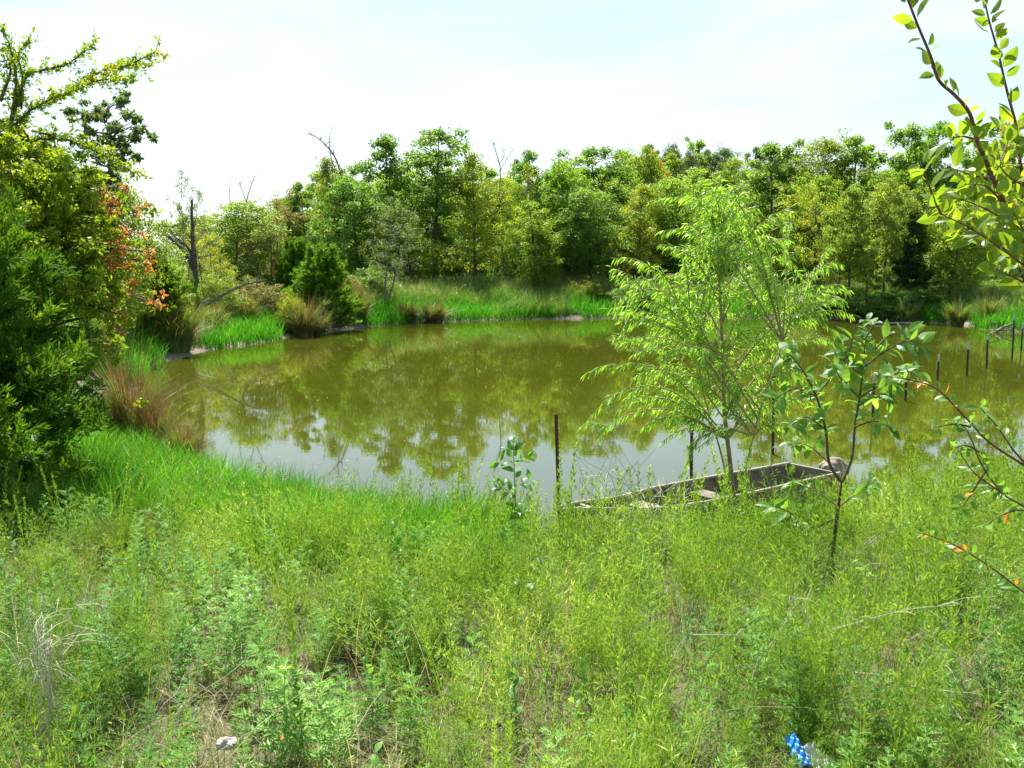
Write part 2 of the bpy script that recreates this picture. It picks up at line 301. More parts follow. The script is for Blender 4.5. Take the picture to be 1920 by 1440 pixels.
GX, GY = np.meshgrid(gx, gy); GD = sdist(GX, GY); GZ = gz(GX, GY, GD)
mb = MB(); idx = np.arange(GX.size).reshape(GX.shape)
mb.add(np.stack([GX, GY, GZ], -1).reshape(-1, 3), np.stack([idx[:-1, :-1], idx[:-1, 1:], idx[1:, 1:], idx[1:, :-1]], -1).reshape(-1, 4))
tag(mb.build('ground', ground_mat(), smooth=True), kind='structure')
mb = MB(); mb.add([(-16, 6, 0), (34, 6, 0), (34, 48, 0), (-16, 48, 0)], [[0, 1, 2, 3]]); tag(mb.build('water', water_mat()), kind='structure')

def gzP(x, y): return np.stack([x, y, gz(x, y)], -1)

# ------------------------------------------------------------------ tree prototypes
def clump_leaves(mb, C, Rr, n, size, up=0.35, flat=0.75, mat=0, asp=0.62, shell=0.55):
    """n leaves around every clump centre"""
    k = len(C); n = int(n); d = rdirs(k * n); r = np.repeat(Rr, n) * (shell + (1 - shell) * rng.random(k * n)) * rng.random(k * n) ** 0.25
    off = d * r[:, None]; off[:, 2] *= flat; P = np.repeat(C, n, 0) + off
    N = nrm(d * 0.6 + rdirs(k * n) * .8 + np.array((0, 0, up))); D = nrm(np.cross(N, rdirs(k * n)) + d * .3 + np.array((0, 0, -.25)))
    s = size * rng.uniform(.6, 1.25, k * n); leaves4(mb, P, D, N, s, s * asp, mat)
def profile(kind, u):
    if kind == 'oak': return np.sin(np.clip(u * .9 + .12, 0, 1) * math.pi) ** .6
    if kind == 'cone': return (1 - u) ** .75 * .95 + .08
    if kind == 'egg': return np.sin(np.clip(u ** .75 * .95 + .04, 0, 1) * math.pi) ** .7
    if kind == 'bush': return np.sqrt(np.clip(1 - (u * .96) ** 2.2, 0, 1))
    return np.ones_like(u)
def make_tree(kind, seed, H=10., Rw=2.4, base=.28, nl=26, lpc=26, csz=.5, leaf=.13, tr=.12, stems=1, spread=1.0, scraggle=0.):
    global rng
    keep = rng; rng = np.random.default_rng(seed)
    wood = MB(); cr = MB(); C = []; Rr = []
    for s in range(stems):
        lean = rng.normal(0, .05 + .10 * (stems > 1), 2); hz = np.linspace(0, 1, 9)
        wob = np.cumsum(rng.normal(0, .07, (9, 2)), 0) * H / 10
        T = np.stack([wob[:, 0] + lean[0] * hz * H, wob[:, 1] + lean[1] * hz * H, hz * H * (.95 - .1 * s)], -1); T[0, 2] = -.3
        tube(wood, smoothpath(T, 2), np.interp(np.linspace(0, 1, 17), [0, .06, 1], [tr * 1.5, tr, tr * .12]), 7)
        for i in range(nl // stems):
            u = (i + rng.random()) / (nl // stems); h = base + (.97 - base) * u; p = np.array([np.interp(h, hz, T[:, j]) for j in range(3)])
            rr = Rw * float(profile(kind, np.array(u))) * rng.uniform(.6, 1.12); a = i * 2.4 + rng.normal(0, .4)
            el = rng.uniform(.1, .55) if kind != 'cone' else rng.uniform(.0, .35)
            d = np.array((math.cos(a), math.sin(a), el)); q = p + d * rr; m = (p + q) / 2 + np.array((0, 0, .12 * rr)) + rng.normal(0, .08, 3)
            B = smoothpath([p, m, q], 4); tube(wood, B, np.linspace(tr * .4 * (1 - .6 * h), .012, len(B)), 4)
            C.append(q); Rr.append(csz * rng.uniform(.7, 1.2))
            nb = max(1, int(rr / .55 * spread))
            for j in range(nb):
                t = rng.uniform(.3, .95); b = B[int(t * (len(B) - 1))]; o = rng.normal(0, .34, 3) * min(1, rr * .6); o[2] = abs(o[2]) * rng.choice([1, 1, -.7]); e = b + o * 1.3
                tube(wood, np.array([b, (b + e) / 2 + rng.normal(0, .05, 3), e]), [.02, .014, .008], 3)
                C.append(e); Rr.append(csz * rng.uniform(.5, 1.05))
    clump_leaves(cr, np.array(C), np.array(Rr) * 1.22, lpc * 2.6, leaf * 1.2)
    rng = keep
    return wood, cr
def make_cedar(seed, H=2.6, Rw=1.1, nb=220, ns=22, nl=16, sz=.11, twig=.012, cone=.55):
    global rng
    keep = rng; rng = np.random.default_rng(seed); w = MB(); c = MB()
    tube(w, [(0, 0, -.2), (.03, 0, H * .5), (0, .03, H * .9)], [.045 * Rw, .03 * Rw, .01], 7)
    for i in range(nb):
        u = rng.random() ** .95; a = rng.uniform(0, 6.283); Rb = Rw * (1.05 - u) ** cone * min(1, .7 + 2 * u) * rng.uniform(.65, 1.12) * (1 + .12 * math.sin(a * 3 + u * 7 + seed)); h = u * H
        p0 = np.array((math.cos(a) * Rb * .25, math.sin(a) * Rb * .25, h * .8)); p1 = np.array((math.cos(a) * Rb, math.sin(a) * Rb, h + .18 * Rb + rng.normal(0, .04 * H))); B = smoothpath([p0, (p0 + p1) / 2 - (0, 0, .03 * Rw), p1], 4)
        tube(w, B[:len(B) * 2 // 3], np.linspace(twig, twig * .4, len(B) * 2 // 3), 4)
        t = rng.uniform(.25, 1.05, ns); b0 = p0 + (p1 - p0) * t[:, None]; sd = nrm(nrm(p1 - p0) * .8 + rdirs(ns) * .8 + np.array((0, 0, .4))); Ls = rng.uniform(.06, .15, ns) * Rw
        tq = rng.random((ns, nl)); P = (b0[:, None] + sd[:, None] * (tq * Ls[:, None])[..., None] + rng.normal(0, .007 * Rw, (ns, nl, 3))).reshape(-1, 3)
        D = nrm(np.repeat(sd, nl, 0) + rdirs(ns * nl) * .65); z_ = sz * rng.uniform(.4, 1.1, ns * nl); leaves4(c, P, D, rdirs(ns * nl), z_, z_ * .24)
    rng = keep; return w, c
class Proto:
    def __init__(s, wc, wm, cm):
        w, c = wc
        ow = w.build('trunk', wm); oc = c.build('crown', cm)
        V = np.concatenate(c.V); s.r = np.percentile(np.hypot(V[:, 0], V[:, 1]), 93); s.h = np.percentile(V[:, 2], 99.7)
        s.w, s.c = ow.data, oc.data
        bpy.data.objects.remove(ow); bpy.data.objects.remove(oc)
    def put(s, name, x, y, top, wid, label, cat, group=None, mat=None, wmat=None, yaw=None, zb=None):
        z0 = gz1(x, y) - .05 if zb is None else zb
        o = empty(name, (x, y, z0), label, cat, group); sz = (top - z0) / s.h; sx = wid / 2 / s.r; o.scale = (sx, sx, sz); o.rotation_euler[2] = random.uniform(0, 6.28) if yaw is None else yaw
        for nm, me, mm in (('trunk', s.w, wmat), ('crown', s.c, mat)):
            c = bpy.data.objects.new(nm, me); COL.objects.link(c); c.parent = o
            if mm is not None: c.material_slots[0].link = 'OBJECT'; c.material_slots[0].material = mm
        return o
PR = {}
PR['oak1'] = Proto(make_tree('oak', 1, 10, 2.3, .33, 24, 44, .46, .15, .13), M['bark'], M['oak'])
PR['oak2'] = Proto(make_tree('oak', 2, 11, 2.6, .38, 24, 42, .50, .15, .14), M['bark'], M['oak'])
PR['oak3'] = Proto(make_tree('oak', 3, 10, 2.0, .25, 26, 40, .46, .15, .12), M['bark'], M['oak'])
PR['full1'] = Proto(make_tree('egg', 4, 9, 2.4, .14, 46, 34, .55, .12, .11, spread=1.3), M['bark'], M['mid'])
PR['full2'] = Proto(make_tree('egg', 5, 9, 2.7, .18, 46, 34, .6, .12, .11, spread=1.2), M['bark'], M['mid'])
PR['full3'] = Proto(make_tree('egg', 15, 9, 2.2, .1, 46, 32, .5, .12, .10, stems=2, spread=1.2), M['bark'], M['mid'])
PR['cone1'] = Proto(make_tree('cone', 6, 9, 2.3, .12, 52, 34, .42, .10, .09), M['bark'], M['yel'])
PR['cone2'] = Proto(make_tree('cone', 7, 9, 2.1, .16, 48, 28, .38, .10, .09, stems=2), M['bark'], M['lime'])
PR['airy1'] = Proto(make_tree('egg', 8, 8, 2.1, .14, 44, 30, .42, .09, .08, stems=2), M['barkl'], M['lime'])
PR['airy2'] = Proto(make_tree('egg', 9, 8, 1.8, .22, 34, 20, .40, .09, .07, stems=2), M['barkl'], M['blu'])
PR['bush1'] = Proto(make_tree('bush', 10, 3, 1.5, .03, 60, 34, .32, .085, .04, stems=3), M['bark'], M['mid'])
PR['bush2'] = Proto(make_tree('bush', 11, 3.4, 1.7, .03, 64, 30, .36, .085, .04, stems=4), M['bark'], M['lime'])
PR['ced1'] = Proto(make_cedar(12, 2.6, 1.15), M['bark'], M['ced'])
PR['ced2'] = Proto(make_cedar(13, 4.5, .95, 260, 22, 14, .14, cone=.8), M['bark'], M['ced'])

def place(pk, px, ytop, wpx, Y, label, mat=None, name='tree', cat='tree', group=None, wmat=None, yaw=None):
    T = atY(px, ytop, Y); wid = wpx / F * Y
    return PR[pk].put(name, T[0], Y, T[2], wid, label, cat, group, M[mat] if mat else None, M[wmat] if wmat else None, yaw)
FR = 'trees along the far bank'
# (proto, px, top y, width px, distance, leaf material, name, label)
TR = [
 ('full2', 430, 372, 150, 39, 'lime', 'leafy_tree', 'rounded yellow-green tree right of the bare broken snag'),
 ('airy1', 385, 425, 110, 36, 'yel', 'leafy_tree', 'lower yellow-green tree beside the bare snag, above the tussocks'),
 ('airy1', 525, 352, 120, 41, 'brn', 'leafy_tree', 'olive-brown thin-leaved tree left of the slim dark pointed tree'),
 ('airy1', 500, 430, 100, 39, 'brn', 'leafy_tree', 'brownish half-bare small tree behind the left bank above the fallen branch'),
 ('oak3', 576, 342, 80, 42, 'oak', 'dark_tree', 'slim dark green pointed tree on the left, above the bright cedar bush'),
 ('cone1', 648, 300, 110, 45, 'lime', 'leafy_tree', 'light green tree under the bare crooked limbs at the left end of the tall wood'),
 ('full1', 672, 330, 130, 43, 'oak', 'oak_tree', 'dark green tree left of the tallest rounded oaks'),
 ('oak1', 728, 250, 118, 46, 'oak', 'oak_tree', 'tall dark oak with a ball-shaped top, left one of the two tallest'),
 ('oak2', 808, 245, 150, 47, 'oak', 'oak_tree', 'tallest spreading dark oak, right one of the two with gaps in the crown'),
 ('airy2', 715, 372, 120, 41.5, 'blu', 'leaning_tree', 'thin grey-green tree leaning at the water edge beside the bleached stalks'),
 ('full3', 770, 400, 120, 44, 'mid', 'leafy_tree', 'mid green low tree between the two tallest oaks'),
 ('cone1', 893, 282, 120, 45, 'yel', 'leafy_tree', 'bright yellow-green cone-shaped tree, brightest of the far wood'),
 ('airy1', 945, 310, 100, 45, 'yel', 'leafy_tree', 'yellow tree standing under the thin bare twigs, right of the brightest cone-shaped tree'),
 ('oak3', 1003, 286, 84, 47, 'oak', 'oak_tree', 'narrow tree with a small dark round tuft on top'),
 ('full3', 1010, 380, 110, 43.5, 'mid', 'leafy_tree', 'mid green tree with dark trunks showing, below the small round tuft'),
 ('full1', 1065, 305, 120, 47, 'mid', 'leafy_tree', 'olive green rounded tree right of the small round tuft'),
 ('oak2', 1130, 276, 140, 50, 'oak', 'oak_tree', 'broad green oak above the left side of the willow'),
 ('full2', 1110, 350, 120, 45, 'oak', 'leafy_tree', 'dark green tree with a straight trunk behind the far grass bank'),
 ('full1', 1195, 278, 110, 54, 'mid', 'leafy_tree', 'green rounded tree touching the left of the rusty red tree'),
 ('oak3', 1228, 284, 60, 56, 'red', 'turning_tree', 'rusty red-leaved tree, the only red one in the far wood'),
 ('cone1', 1195, 345, 110, 46, 'yel', 'leafy_tree', 'yellow-green tree in front of the rusty red tree'),
 ('full2', 1265, 330, 120, 48, 'mid', 'leafy_tree', 'olive tree behind the top left of the willow'),
 ('full1', 1395, 350, 110, 60, 'oak', 'dark_tree', 'dark bluish tree straight behind the top of the willow'),
 ('oak1', 1462, 262, 130, 47, 'oak', 'oak_tree', 'green oak with knobbly top just right of the gap over the willow'),
 ('full2', 1535, 254, 130, 50, 'lime', 'leafy_tree', 'tall light green tree, left one of the two behind the slender trunks'),
 ('full3', 1500, 370, 120, 45, 'yel', 'leafy_tree', 'yellow-green tree above the right branches of the willow'),
 ('oak3', 1597, 252, 110, 50, 'mid', 'leafy_tree', 'tall light green tree, right one of the two behind the slender trunks'),
 ('airy1', 1580, 350, 120, 44, 'yel', 'slender_tree', 'yellow-tinged tree with slender dark trunks on the right bank'),
 ('airy2', 1650, 295, 110, 52, 'blu', 'leafy_tree', 'pale grey-green tree left of the gap before the tall right oaks'),
 ('oak3', 1640, 420, 90, 42, 'mid', 'slender_tree', 'small dark-stemmed tree leaning over the right bank'),
 ('oak1', 1702, 228, 100, 48, 'mid', 'oak_tree', 'tall yellowish oak with open crown, highest on the right'),
 ('oak2', 1765, 230, 120, 49, 'oak', 'oak_tree', 'tall dark oak beside the open-crowned one on the right'),
 ('full1', 1790, 380, 130, 43, 'mid', 'leafy_tree', 'grey-green leafy tree over the sunlit clearing on the right bank'),
 ('oak2', 1862, 232, 130, 50, 'mid', 'oak_tree', 'olive oak behind the near elm leaves at the right edge'),
 ('full2', 1890, 370, 150, 46, 'lime', 'leafy_tree', 'light green tree behind the near elm branch, low at the right edge'),
 ('full3', 1700, 360, 90, 45, 'lime', 'leafy_tree', 'light green tree just left of the blue-green cedar on the right bank'),
 ('oak2', 1548, 330, 90, 43.2, 'mid', 'slender_tree', 'slender dark trunk with high crown, leftmost of the bare-stemmed trees on the right bank'),
 ('oak1', 1604, 345, 85, 42.4, 'lime', 'slender_tree', 'slender tree with a leaning dark trunk in the middle of the right bank'),
 ('oak2', 1668, 335, 90, 43.0, 'lime', 'slender_tree', 'slender high-crowned tree just left of the blue-green cedar'),
 ('oak1', 1772, 350, 95, 45.5, 'mid', 'slender_tree', 'slender tree at the left edge of the sunlit clearing'),
 ('airy2', 330, 322, 80, 34, 'blu', 'wispy_tree', 'wispy grey-green pointed tree left of the bare snag'),
 ('full1', 232, 335, 130, 26, 'lime', 'leafy_tree', 'pale green rounded tree behind the turning leaves on the left'),
 ('full3', 290, 440, 130, 29, 'lime', 'leafy_tree', 'lower grey-lime tree left of the snag, over the small cedar'),
 ('full2', 150, 360, 150, 22, 'mid', 'leafy_tree', 'mid green tree behind the near turning tree at left'),
]
for (pk, px, yt, w, Y, mt, nm, lb) in TR:
    if Y >= 42.5 and px < 1560: Y += 4.5
    elif Y >= 46: Y += 2
    place(pk, px, yt, w * 1.12, Y, lb, mt, nm, 'tree')
place('ced2', 1712, 385, 80, 44, 'tall dark blue-green cedar above the dark right bank', 'blu', 'cedar_tree', 'cedar')
place('ced1', 602, 462, 118, 36.4, 'bright green cedar bush beside the pond left of the leaning tree', None, 'cedar_bush', 'cedar')
place('ced1', 552, 450, 85, 38.6, 'smaller green cedar touching the left back of the bright cedar bush', None, 'cedar_bush', 'cedar')
place('ced1', 285, 478, 125, 27.5, 'round cedar bush on the left bank under the pale trees', None, 'cedar_bush', 'cedar')
SB = [('bush2', 400, 500, 110, 33, 'lime', 'yellow-green shrub between the snag and the fallen branch'),
      ('bush2', 470, 520, 120, 35, 'brn', 'shrub with yellow and orange leaves around the fallen branch'),
      ('bush1', 335, 510, 70, 31, 'mid', 'dark little shrub at the foot of the bare snag'),
      ('bush2', 545, 545, 60, 34, 'yel', 'small yellow shrub left of the bright cedar bush'),
      ('bush1', 645, 520, 70, 39, 'brn', 'brown-tinged shrub right of the bright cedar bush'),
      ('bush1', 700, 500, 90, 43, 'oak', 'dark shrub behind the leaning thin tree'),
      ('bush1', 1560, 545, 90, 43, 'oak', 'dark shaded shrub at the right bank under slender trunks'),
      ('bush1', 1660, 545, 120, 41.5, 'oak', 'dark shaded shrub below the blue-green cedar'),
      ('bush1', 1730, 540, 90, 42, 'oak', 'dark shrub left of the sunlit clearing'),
      ('bush2', 1880, 520, 110, 44, 'mid', 'green shrub at the back of the sunlit clearing'),
      ('bush2', 1100, 520, 60, 46, 'yel', 'small yellowish shrub on the far grass bank left of the willow'),
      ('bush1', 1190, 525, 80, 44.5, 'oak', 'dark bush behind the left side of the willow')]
for (pk, px, yt, w, Y, mt, lb) in SB: place(pk, px, yt, w, Y, lb, mt, 'shrub', 'shrub')
# rear rows that close the wood
k = 0
for Y, y0, y1, stp in ((57, 330, 350, 62), (66, 315, 345, 70), (79, 305, 330, 62)):
    px = 380 if Y < 70 else 560
    while px < 2050:
        if 0: pass
        k += 1; pk = ['full1', 'oak3', 'full2', 'oak1', 'full3'][k % 5]; mt = ['oak', 'mid', 'oak', 'mid', 'lime'][k % 5]
        top = random.uniform(y0, y1) + (58 if px < 600 else 0) + (25 if 1330 < px < 1430 else 0)
        place(pk, px + random.uniform(-15, 15), top, 110 * random.uniform(.9, 1.2), Y + random.uniform(-2, 2), 'green tree deep in the wood behind the bank-side trees', mt, 'woodland_tree', 'tree', 'woodland trees behind the front row')
        px += stp * random.uniform(.85, 1.15)
for Y, stp in ((53, 62), (60, 80)):
    px = 380
    while px < 2000:
        k += 1; place(['bush1', 'bush2'][k % 2], px, random.uniform(425, 490), random.uniform(80, 120), Y + random.uniform(-1.5, 1.5), 'dark undergrowth bush between the trunks of the far wood', ['oak', 'mid', 'oak'][k % 3], 'shrub', 'shrub', 'undergrowth bushes in the far wood'); px += stp * random.uniform(.8, 1.2)
# the hill behind
k = 0
for Y, xs, tops in ((112, (1160, 1215, 1262, 1305, 1352, 1398, 1450, 1500), (290, 283, 283, 273, 286, 292, 300, 300)), (94, (1190, 1240, 1290, 1335, 1380, 1425, 1475), (305, 302, 300, 298, 306, 312, 310))):
    for px, tp in zip(xs, tops):
        k += 1; place(['oak1', 'full2', 'oak3', 'full1'][k % 4], px, tp - 14, 72, Y, 'distant hazy tree on the rise seen above the willow', ['blu', 'mid', 'blu'][k % 3], 'hill_tree', 'tree', 'distant trees on the rise')  # distance haze is painted by the grey-green leaves most of these get

# ------------------------------------------------------------------ near left: cedar, turning tree, elm limbs, oak top
x, y = -5.0, 7.6
w, c = make_cedar(21, 2.95, 1.55, 700, 32, 30, .068)
rt = empty('cedar_tree', (x, y, gz1(x, y) - .05), 'large dense dark green cedar filling the left edge down to the grass', 'cedar')
w.build('trunk', M['bark'], rt); c.build('crown', M['cedn'], rt)
def clumps_px(L, Ybase, jit=.25):
    C = []; Rr = []
    for (px, py, r) in L:
        C.append(atY(px, py, Ybase + rng.normal(0, jit))); Rr.append(r / F * Ybase)
    return np.array(C), np.array(Rr)
def grow(wood, root, C, rad=.03, sag=.1):
    for c in C:
        i = rng.integers(len(root) // 3, len(root)); cand = root[np.argsort(np.linalg.norm(root - c - np.array((0, 0, -.3)), axis=1))[:2]][0]
        m = (cand + c) / 2 + rng.normal(0, .06, 3) + np.array((0, 0, sag * np.linalg.norm(c - cand)))
        tube(wood, smoothpath([cand, m, c], 3), np.linspace(rad, .006, 7), 4)
Y = 10.0
base = np.array((-5.3, 10.0)); rt = empty('turning_tree', (base[0], base[1], gz1(*base)), 'near tree at left with yellow-green leaves turning orange along its right side', 'tree')
wood = MB(); stem = smoothpath([(base[0], base[1], gz1(*base) - .1), (-5.2, 10.0, 1.8), (-5.0, 10.0, 2.8), atY(60, 330, Y), atY(50, 250, Y)], 5); tube(wood, stem, np.linspace(.09, .02, len(stem)), 7)
LG = []
for _ in range(430):
    px = rng.uniform(-60, 185); top = 236 + max(0, px - 30) * .6; py = rng.uniform(top, 600 - 0.1 * px); LG.append((px, py, rng.uniform(16, 30)))
C1, R1 = clumps_px(LG, Y, .55); cr = MB(); clump_leaves(cr, C1, R1 * 1.1, 130, .062, mat=0, asp=.45, shell=.1)
LO = [(rng.normal(225, 30), rng.normal(490, 62), rng.uniform(10, 20)) for _ in range(60)] + [(rng.normal(200, 25), rng.normal(390, 30), 14) for _ in range(10)]
C2, R2 = clumps_px(LO, Y - .3, .3); clump_leaves(cr, C2, R2, 17, .055, mat=1, asp=.5, shell=.2)
LY = [(rng.normal(215, 30), rng.normal(520, 80), rng.uniform(10, 20)) for _ in range(90)] + [(rng.normal(165, 20), rng.normal(690, 25), 12) for _ in range(8)]
C3, R3 = clumps_px(LY, Y - .2, .3); clump_leaves(cr, C3, R3, 40, .06, mat=0, asp=.5, shell=.2)
grow(wood, stem, C1[::6], .02); grow(wood, stem, C2[::4], .02); grow(wood, stem, C3[::4], .015)
# long limbs at the top left
limbs = [[(0, 262), (30, 232), (60, 205), (110, 180), (160, 163)], [(60, 205), (110, 185), (150, 158), (200, 128), (250, 118), (282, 121)], [(150, 158), (190, 150), (230, 150), (252, 145)],
         [(20, 232), (48, 145), (75, 133), (120, 122), (148, 105), (176, 82)], [(20, 232), (30, 160), (25, 110), (8, 58)], [(40, 205), (42, 150), (35, 100), (52, 78)],
         [(60, 245), (110, 258), (160, 275), (210, 300), (262, 330)], [(0, 190), (20, 130), (5, 90)], [(190, 140), (225, 128), (262, 112), (292, 96)], [(20, 270), (80, 262), (140, 262), (190, 290)]]
for l in limbs:
    Pq = smoothpath(poly(l, Y, list(np.linspace(0, rng.uniform(-.5, .3), len(l)))), 5); tube(wood, Pq, np.linspace(.02 if l[0][0] < 30 else .012, .003, len(Pq)), 5)
    Q, T = resample(Pq, .009); n = len(Q); off = rdirs(n) * .05 * rng.random((n, 1)); s = rng.uniform(.04, .085, n) * .8
    k0 = int(n * .1); leaves4(cr, Q[k0:] + off[k0:], nrm(rdirs(n) * .8 + T * .8)[k0:], rdirs(n)[k0:], s[k0:], s[k0:] * .45, 0)
    for q in range(2, n, 5):
        e = Q[q] + nrm(T[q] + rdirs(1)[0] * .9) * rng.uniform(.05, .24); tube(wood, [Q[q], e], [.0035, .0015], 3)
        mq = 16; P2 = Q[q] + (e - Q[q]) * rng.random((mq, 1)) + rdirs(mq) * .02; s2 = rng.uniform(.03, .065, mq); leaves4(cr, P2, rdirs(mq), rdirs(mq), s2, s2 * .45, 0)
reloc(wood.build('trunk', M['bark'], rt)); reloc(cr.build('crown', [M['aut'], M['orng']], rt))
# oak top behind
Y = 23.0; b = atY(206, 440, Y)
rt = empty('oak_tree', (b[0], Y, gz1(b[0], Y)), 'blue-green oak top with open layered sprays rising behind the left trees', 'tree')
wood = MB(); cr = MB(); st = smoothpath([(b[0], Y, gz1(b[0], Y) - .2), atY(210, 420, Y), atY(208, 330, Y), atY(206, 262, Y), atY(192, 212, Y)], 5); tube(wood, st, np.linspace(.12, .02, len(st)), 7)
LL = [(138, 214, 14), (150, 206, 12), (160, 225, 14), (180, 205, 16), (196, 206, 12), (225, 186, 13), (235, 190, 10), (232, 214, 14), (248, 222, 12), (262, 232, 14), (266, 240, 10), (176, 240, 16), (192, 232, 14), (212, 238, 14),
      (196, 258, 16), (176, 262, 14), (222, 262, 14), (240, 262, 12), (262, 256, 12), (278, 260, 9), (214, 284, 14), (236, 280, 10), (250, 300, 9), (186, 284, 16), (200, 305, 18), (165, 250, 12), (216, 300, 12), (150, 290, 12), (190, 330, 20), (225, 325, 14), (210, 350, 24), (180, 370, 26), (235, 360, 20), (250, 390, 26), (205, 400, 30)]
LL = [(a + rng.normal(0, 9), b + rng.normal(0, 7), c * rng.uniform(.35, .7)) for (a, b, c) in LL for _ in range(3)]
C1, R1 = clumps_px(LL, Y, .6); clump_leaves(cr, C1, R1 * 1.15, 42, .13, mat=0, shell=.1, flat=.6, asp=.5); grow(wood, st, C1[::2], .022, .0)
reloc(wood.build('trunk', M['bark'], rt)); reloc(cr.build('crown', [M['blu']], rt))

# ------------------------------------------------------------------ bare wood: snag, crooked limbs, fallen branch, driftwood
def bare(name, lines, Y, label, cat, mat, radii, extra=0, base=None):
    b = poly([lines[0][0]], Y)[0]; rt_loc = (b[0], Y, b[2]) if base is None else base
    rt = empty(name, rt_loc, label, cat); mbw = MB()
    for l, r in zip(lines, radii):
        P = smoothpath(poly(l, Y), 5); P = P + rng.normal(0, r * .09, P.shape); tube(mbw, P, np.linspace(r, r * .35, len(P)), 7)
        for _ in range(extra):
            i = rng.integers(len(P) // 3, len(P)); d = nrm(rdirs(1)[0] + np.array((0, 0, .8))) * rng.uniform(.2, .7); tube(mbw, [P[i], P[i] + d * .5 + rng.normal(0, .05, 3), P[i] + d], [r * .3, r * .2, r * .08], 4)
    reloc(mbw.build('trunk' if 'snag' in name else 'wood', mat, rt)); return rt
Yg = 31.5
bare('dead_snag', [[(374, 590), (370, 545), (364, 480), (360, 430), (360, 374)], [(368, 510), (345, 472), (322, 448), (303, 434)], [(366, 500), (352, 465), (330, 445), (318, 430)], [(364, 480), (352, 462), (335, 440)]],
     Yg, 'broken bare grey snag with a dead limb leaning left', 'dead tree', M['bark'], [.11, .10, .04, .03], extra=5)
bare('bare_branches', [[(655, 400), (640, 330), (625, 290), (600, 262), (578, 250)], [(640, 340), (622, 300), (618, 262), (622, 240)], [(655, 370), (640, 350), (612, 348), (585, 333)], [(648, 350), (636, 310), (608, 300), (590, 298)]],
     49.5, 'crooked half-bare branches sticking out left of the tall wood', 'bare tree', M['barkl'], [.06, .03, .035, .025], extra=22)
bare('bare_branches', [[(935, 380), (938, 320), (930, 285), (922, 262)], [(938, 320), (950, 298), (962, 280)], [(936, 310), (945, 290), (940, 275)]], 49.4, 'thin bare twigs rising above the yellow tree in the middle of the skyline', 'bare tree', M['barkl'], [.035, .02, .02], extra=22)
bare('bare_branches', [[(462, 420), (462, 380), (470, 350), (478, 330)], [(435, 400), (430, 365), (434, 335)], [(462, 380), (452, 352), (448, 342)]], 39.5, 'faint bare twigs above the rounded yellow-green tree', 'bare tree', M['barkl'], [.03, .02, .02], extra=16)
bare('fallen_branch', [[(385, 572), (420, 552), (455, 535), (500, 524)], [(372, 580), (380, 570), (392, 560)]], 30, 'fallen dead branch lying across the shrubs on the left bank', 'branch', M['barkl'], [.06, .06])
bare('driftwood', [[(1868, 622), (1885, 612), (1903, 606)], [(1858, 626), (1875, 620), (1898, 618)], [(1903, 608), (1898, 616), (1902, 622)], [(1856, 604), (1874, 608), (1886, 614)]], 35.2, 'grey driftwood snag at the waterline at the right edge', 'driftwood', M['barkl'], [.07, .05, .05, .03])
bare('floating_branch', [[(1640, 606), (1700, 606), (1722, 607)]], 39.5, 'thin pale branch lying along the right far waterline', 'branch', M['driftw'], [.05])

# ------------------------------------------------------------------ steel fence posts
def tpost(base_px, base_py, top_px, top_py, label, rusty=False, far=False):
    b = atZ(base_px, base_py, 0); t = atY(top_px, top_py, b[1]); H = t[2]
    rt = empty('fence_post', (b[0], b[1], 0), label, 'fence post', 'steel fence posts in a line through the pond')
    rt.rotation_euler = (0, math.atan2(t[0] - b[0], H), R(20)); mbp = MB(); z0, z1 = -.5, H - (.0 if rusty else .16)
    def box(m, x0, x1, y0, y1, za, zb, mat=0):
        V = [(x0, y0, za), (x1, y0, za), (x1, y1, za), (x0, y1, za), (x0, y0, zb), (x1, y0, zb), (x1, y1, zb), (x0, y1, zb)]
        m.add(V, [[0, 3, 2, 1], [4, 5, 6, 7], [0, 1, 5, 4], [1, 2, 6, 5], [2, 3, 7, 6], [3, 0, 4, 7]], mat)
    W = .019 if not far else .024
    box(mbp, -W, W, -.0035, .0035, z0, z1); box(mbp, -.003, .003, .0037, .034, z0, z1)
    z = .08
    while z < z1 - .03: box(mbp, -.007, .007, -.012, -.0036, z, z + .014); box(mbp, W + .0005, W + .007, -.004, .004, z + .02, z + .034); z += .05
    mbp.build('shaft', M['rust'] if rusty else M['dpost'], rt)
    if not rusty:
        m2 = MB(); box(m2, -W, W, -.0035, .0035, z1 + .001, H); box(m2, -.003, .003, .0037, .034, z1 + .001, H); box(m2, -.007, .007, -.012, -.0036, z1 + .05, z1 + .07); m2.build('painted_tip', M['ptip'], rt)
tpost(1048, 962, 1042, 776, 'rusty red-brown steel post standing at the pointed bow of the boat', True)
tpost(1296, 908, 1297, 790, 'dark rusty steel post behind the boat, left of the willow trunk', True)
tpost(1449, 852, 1451, 677, 'tall dark steel post between the willow and the broad-leaved sapling')
tpost(1637, 782, 1639, 702, 'dark steel post seen through the right side of the sapling leaves')
tpost(1698, 752, 1700, 695, 'short steel post just right of the sapling, under its leaf tips', far=True)
tpost(1758, 713, 1761, 665, 'fifth post from the right edge, standing clear in the pond', far=True)
tpost(1813, 705, 1816, 643, 'steel post in open water, fourth from the right edge', far=True)
tpost(1850, 691, 1852, 626, 'steel post third from the right edge with a grey tip', far=True)
tpost(1898, 672, 1902, 590, 'steel post in front of the driftwood near the right edge', far=True)
tpost(1915, 658, 1918, 606, 'last steel post, cut by the right edge of the view', far=True)

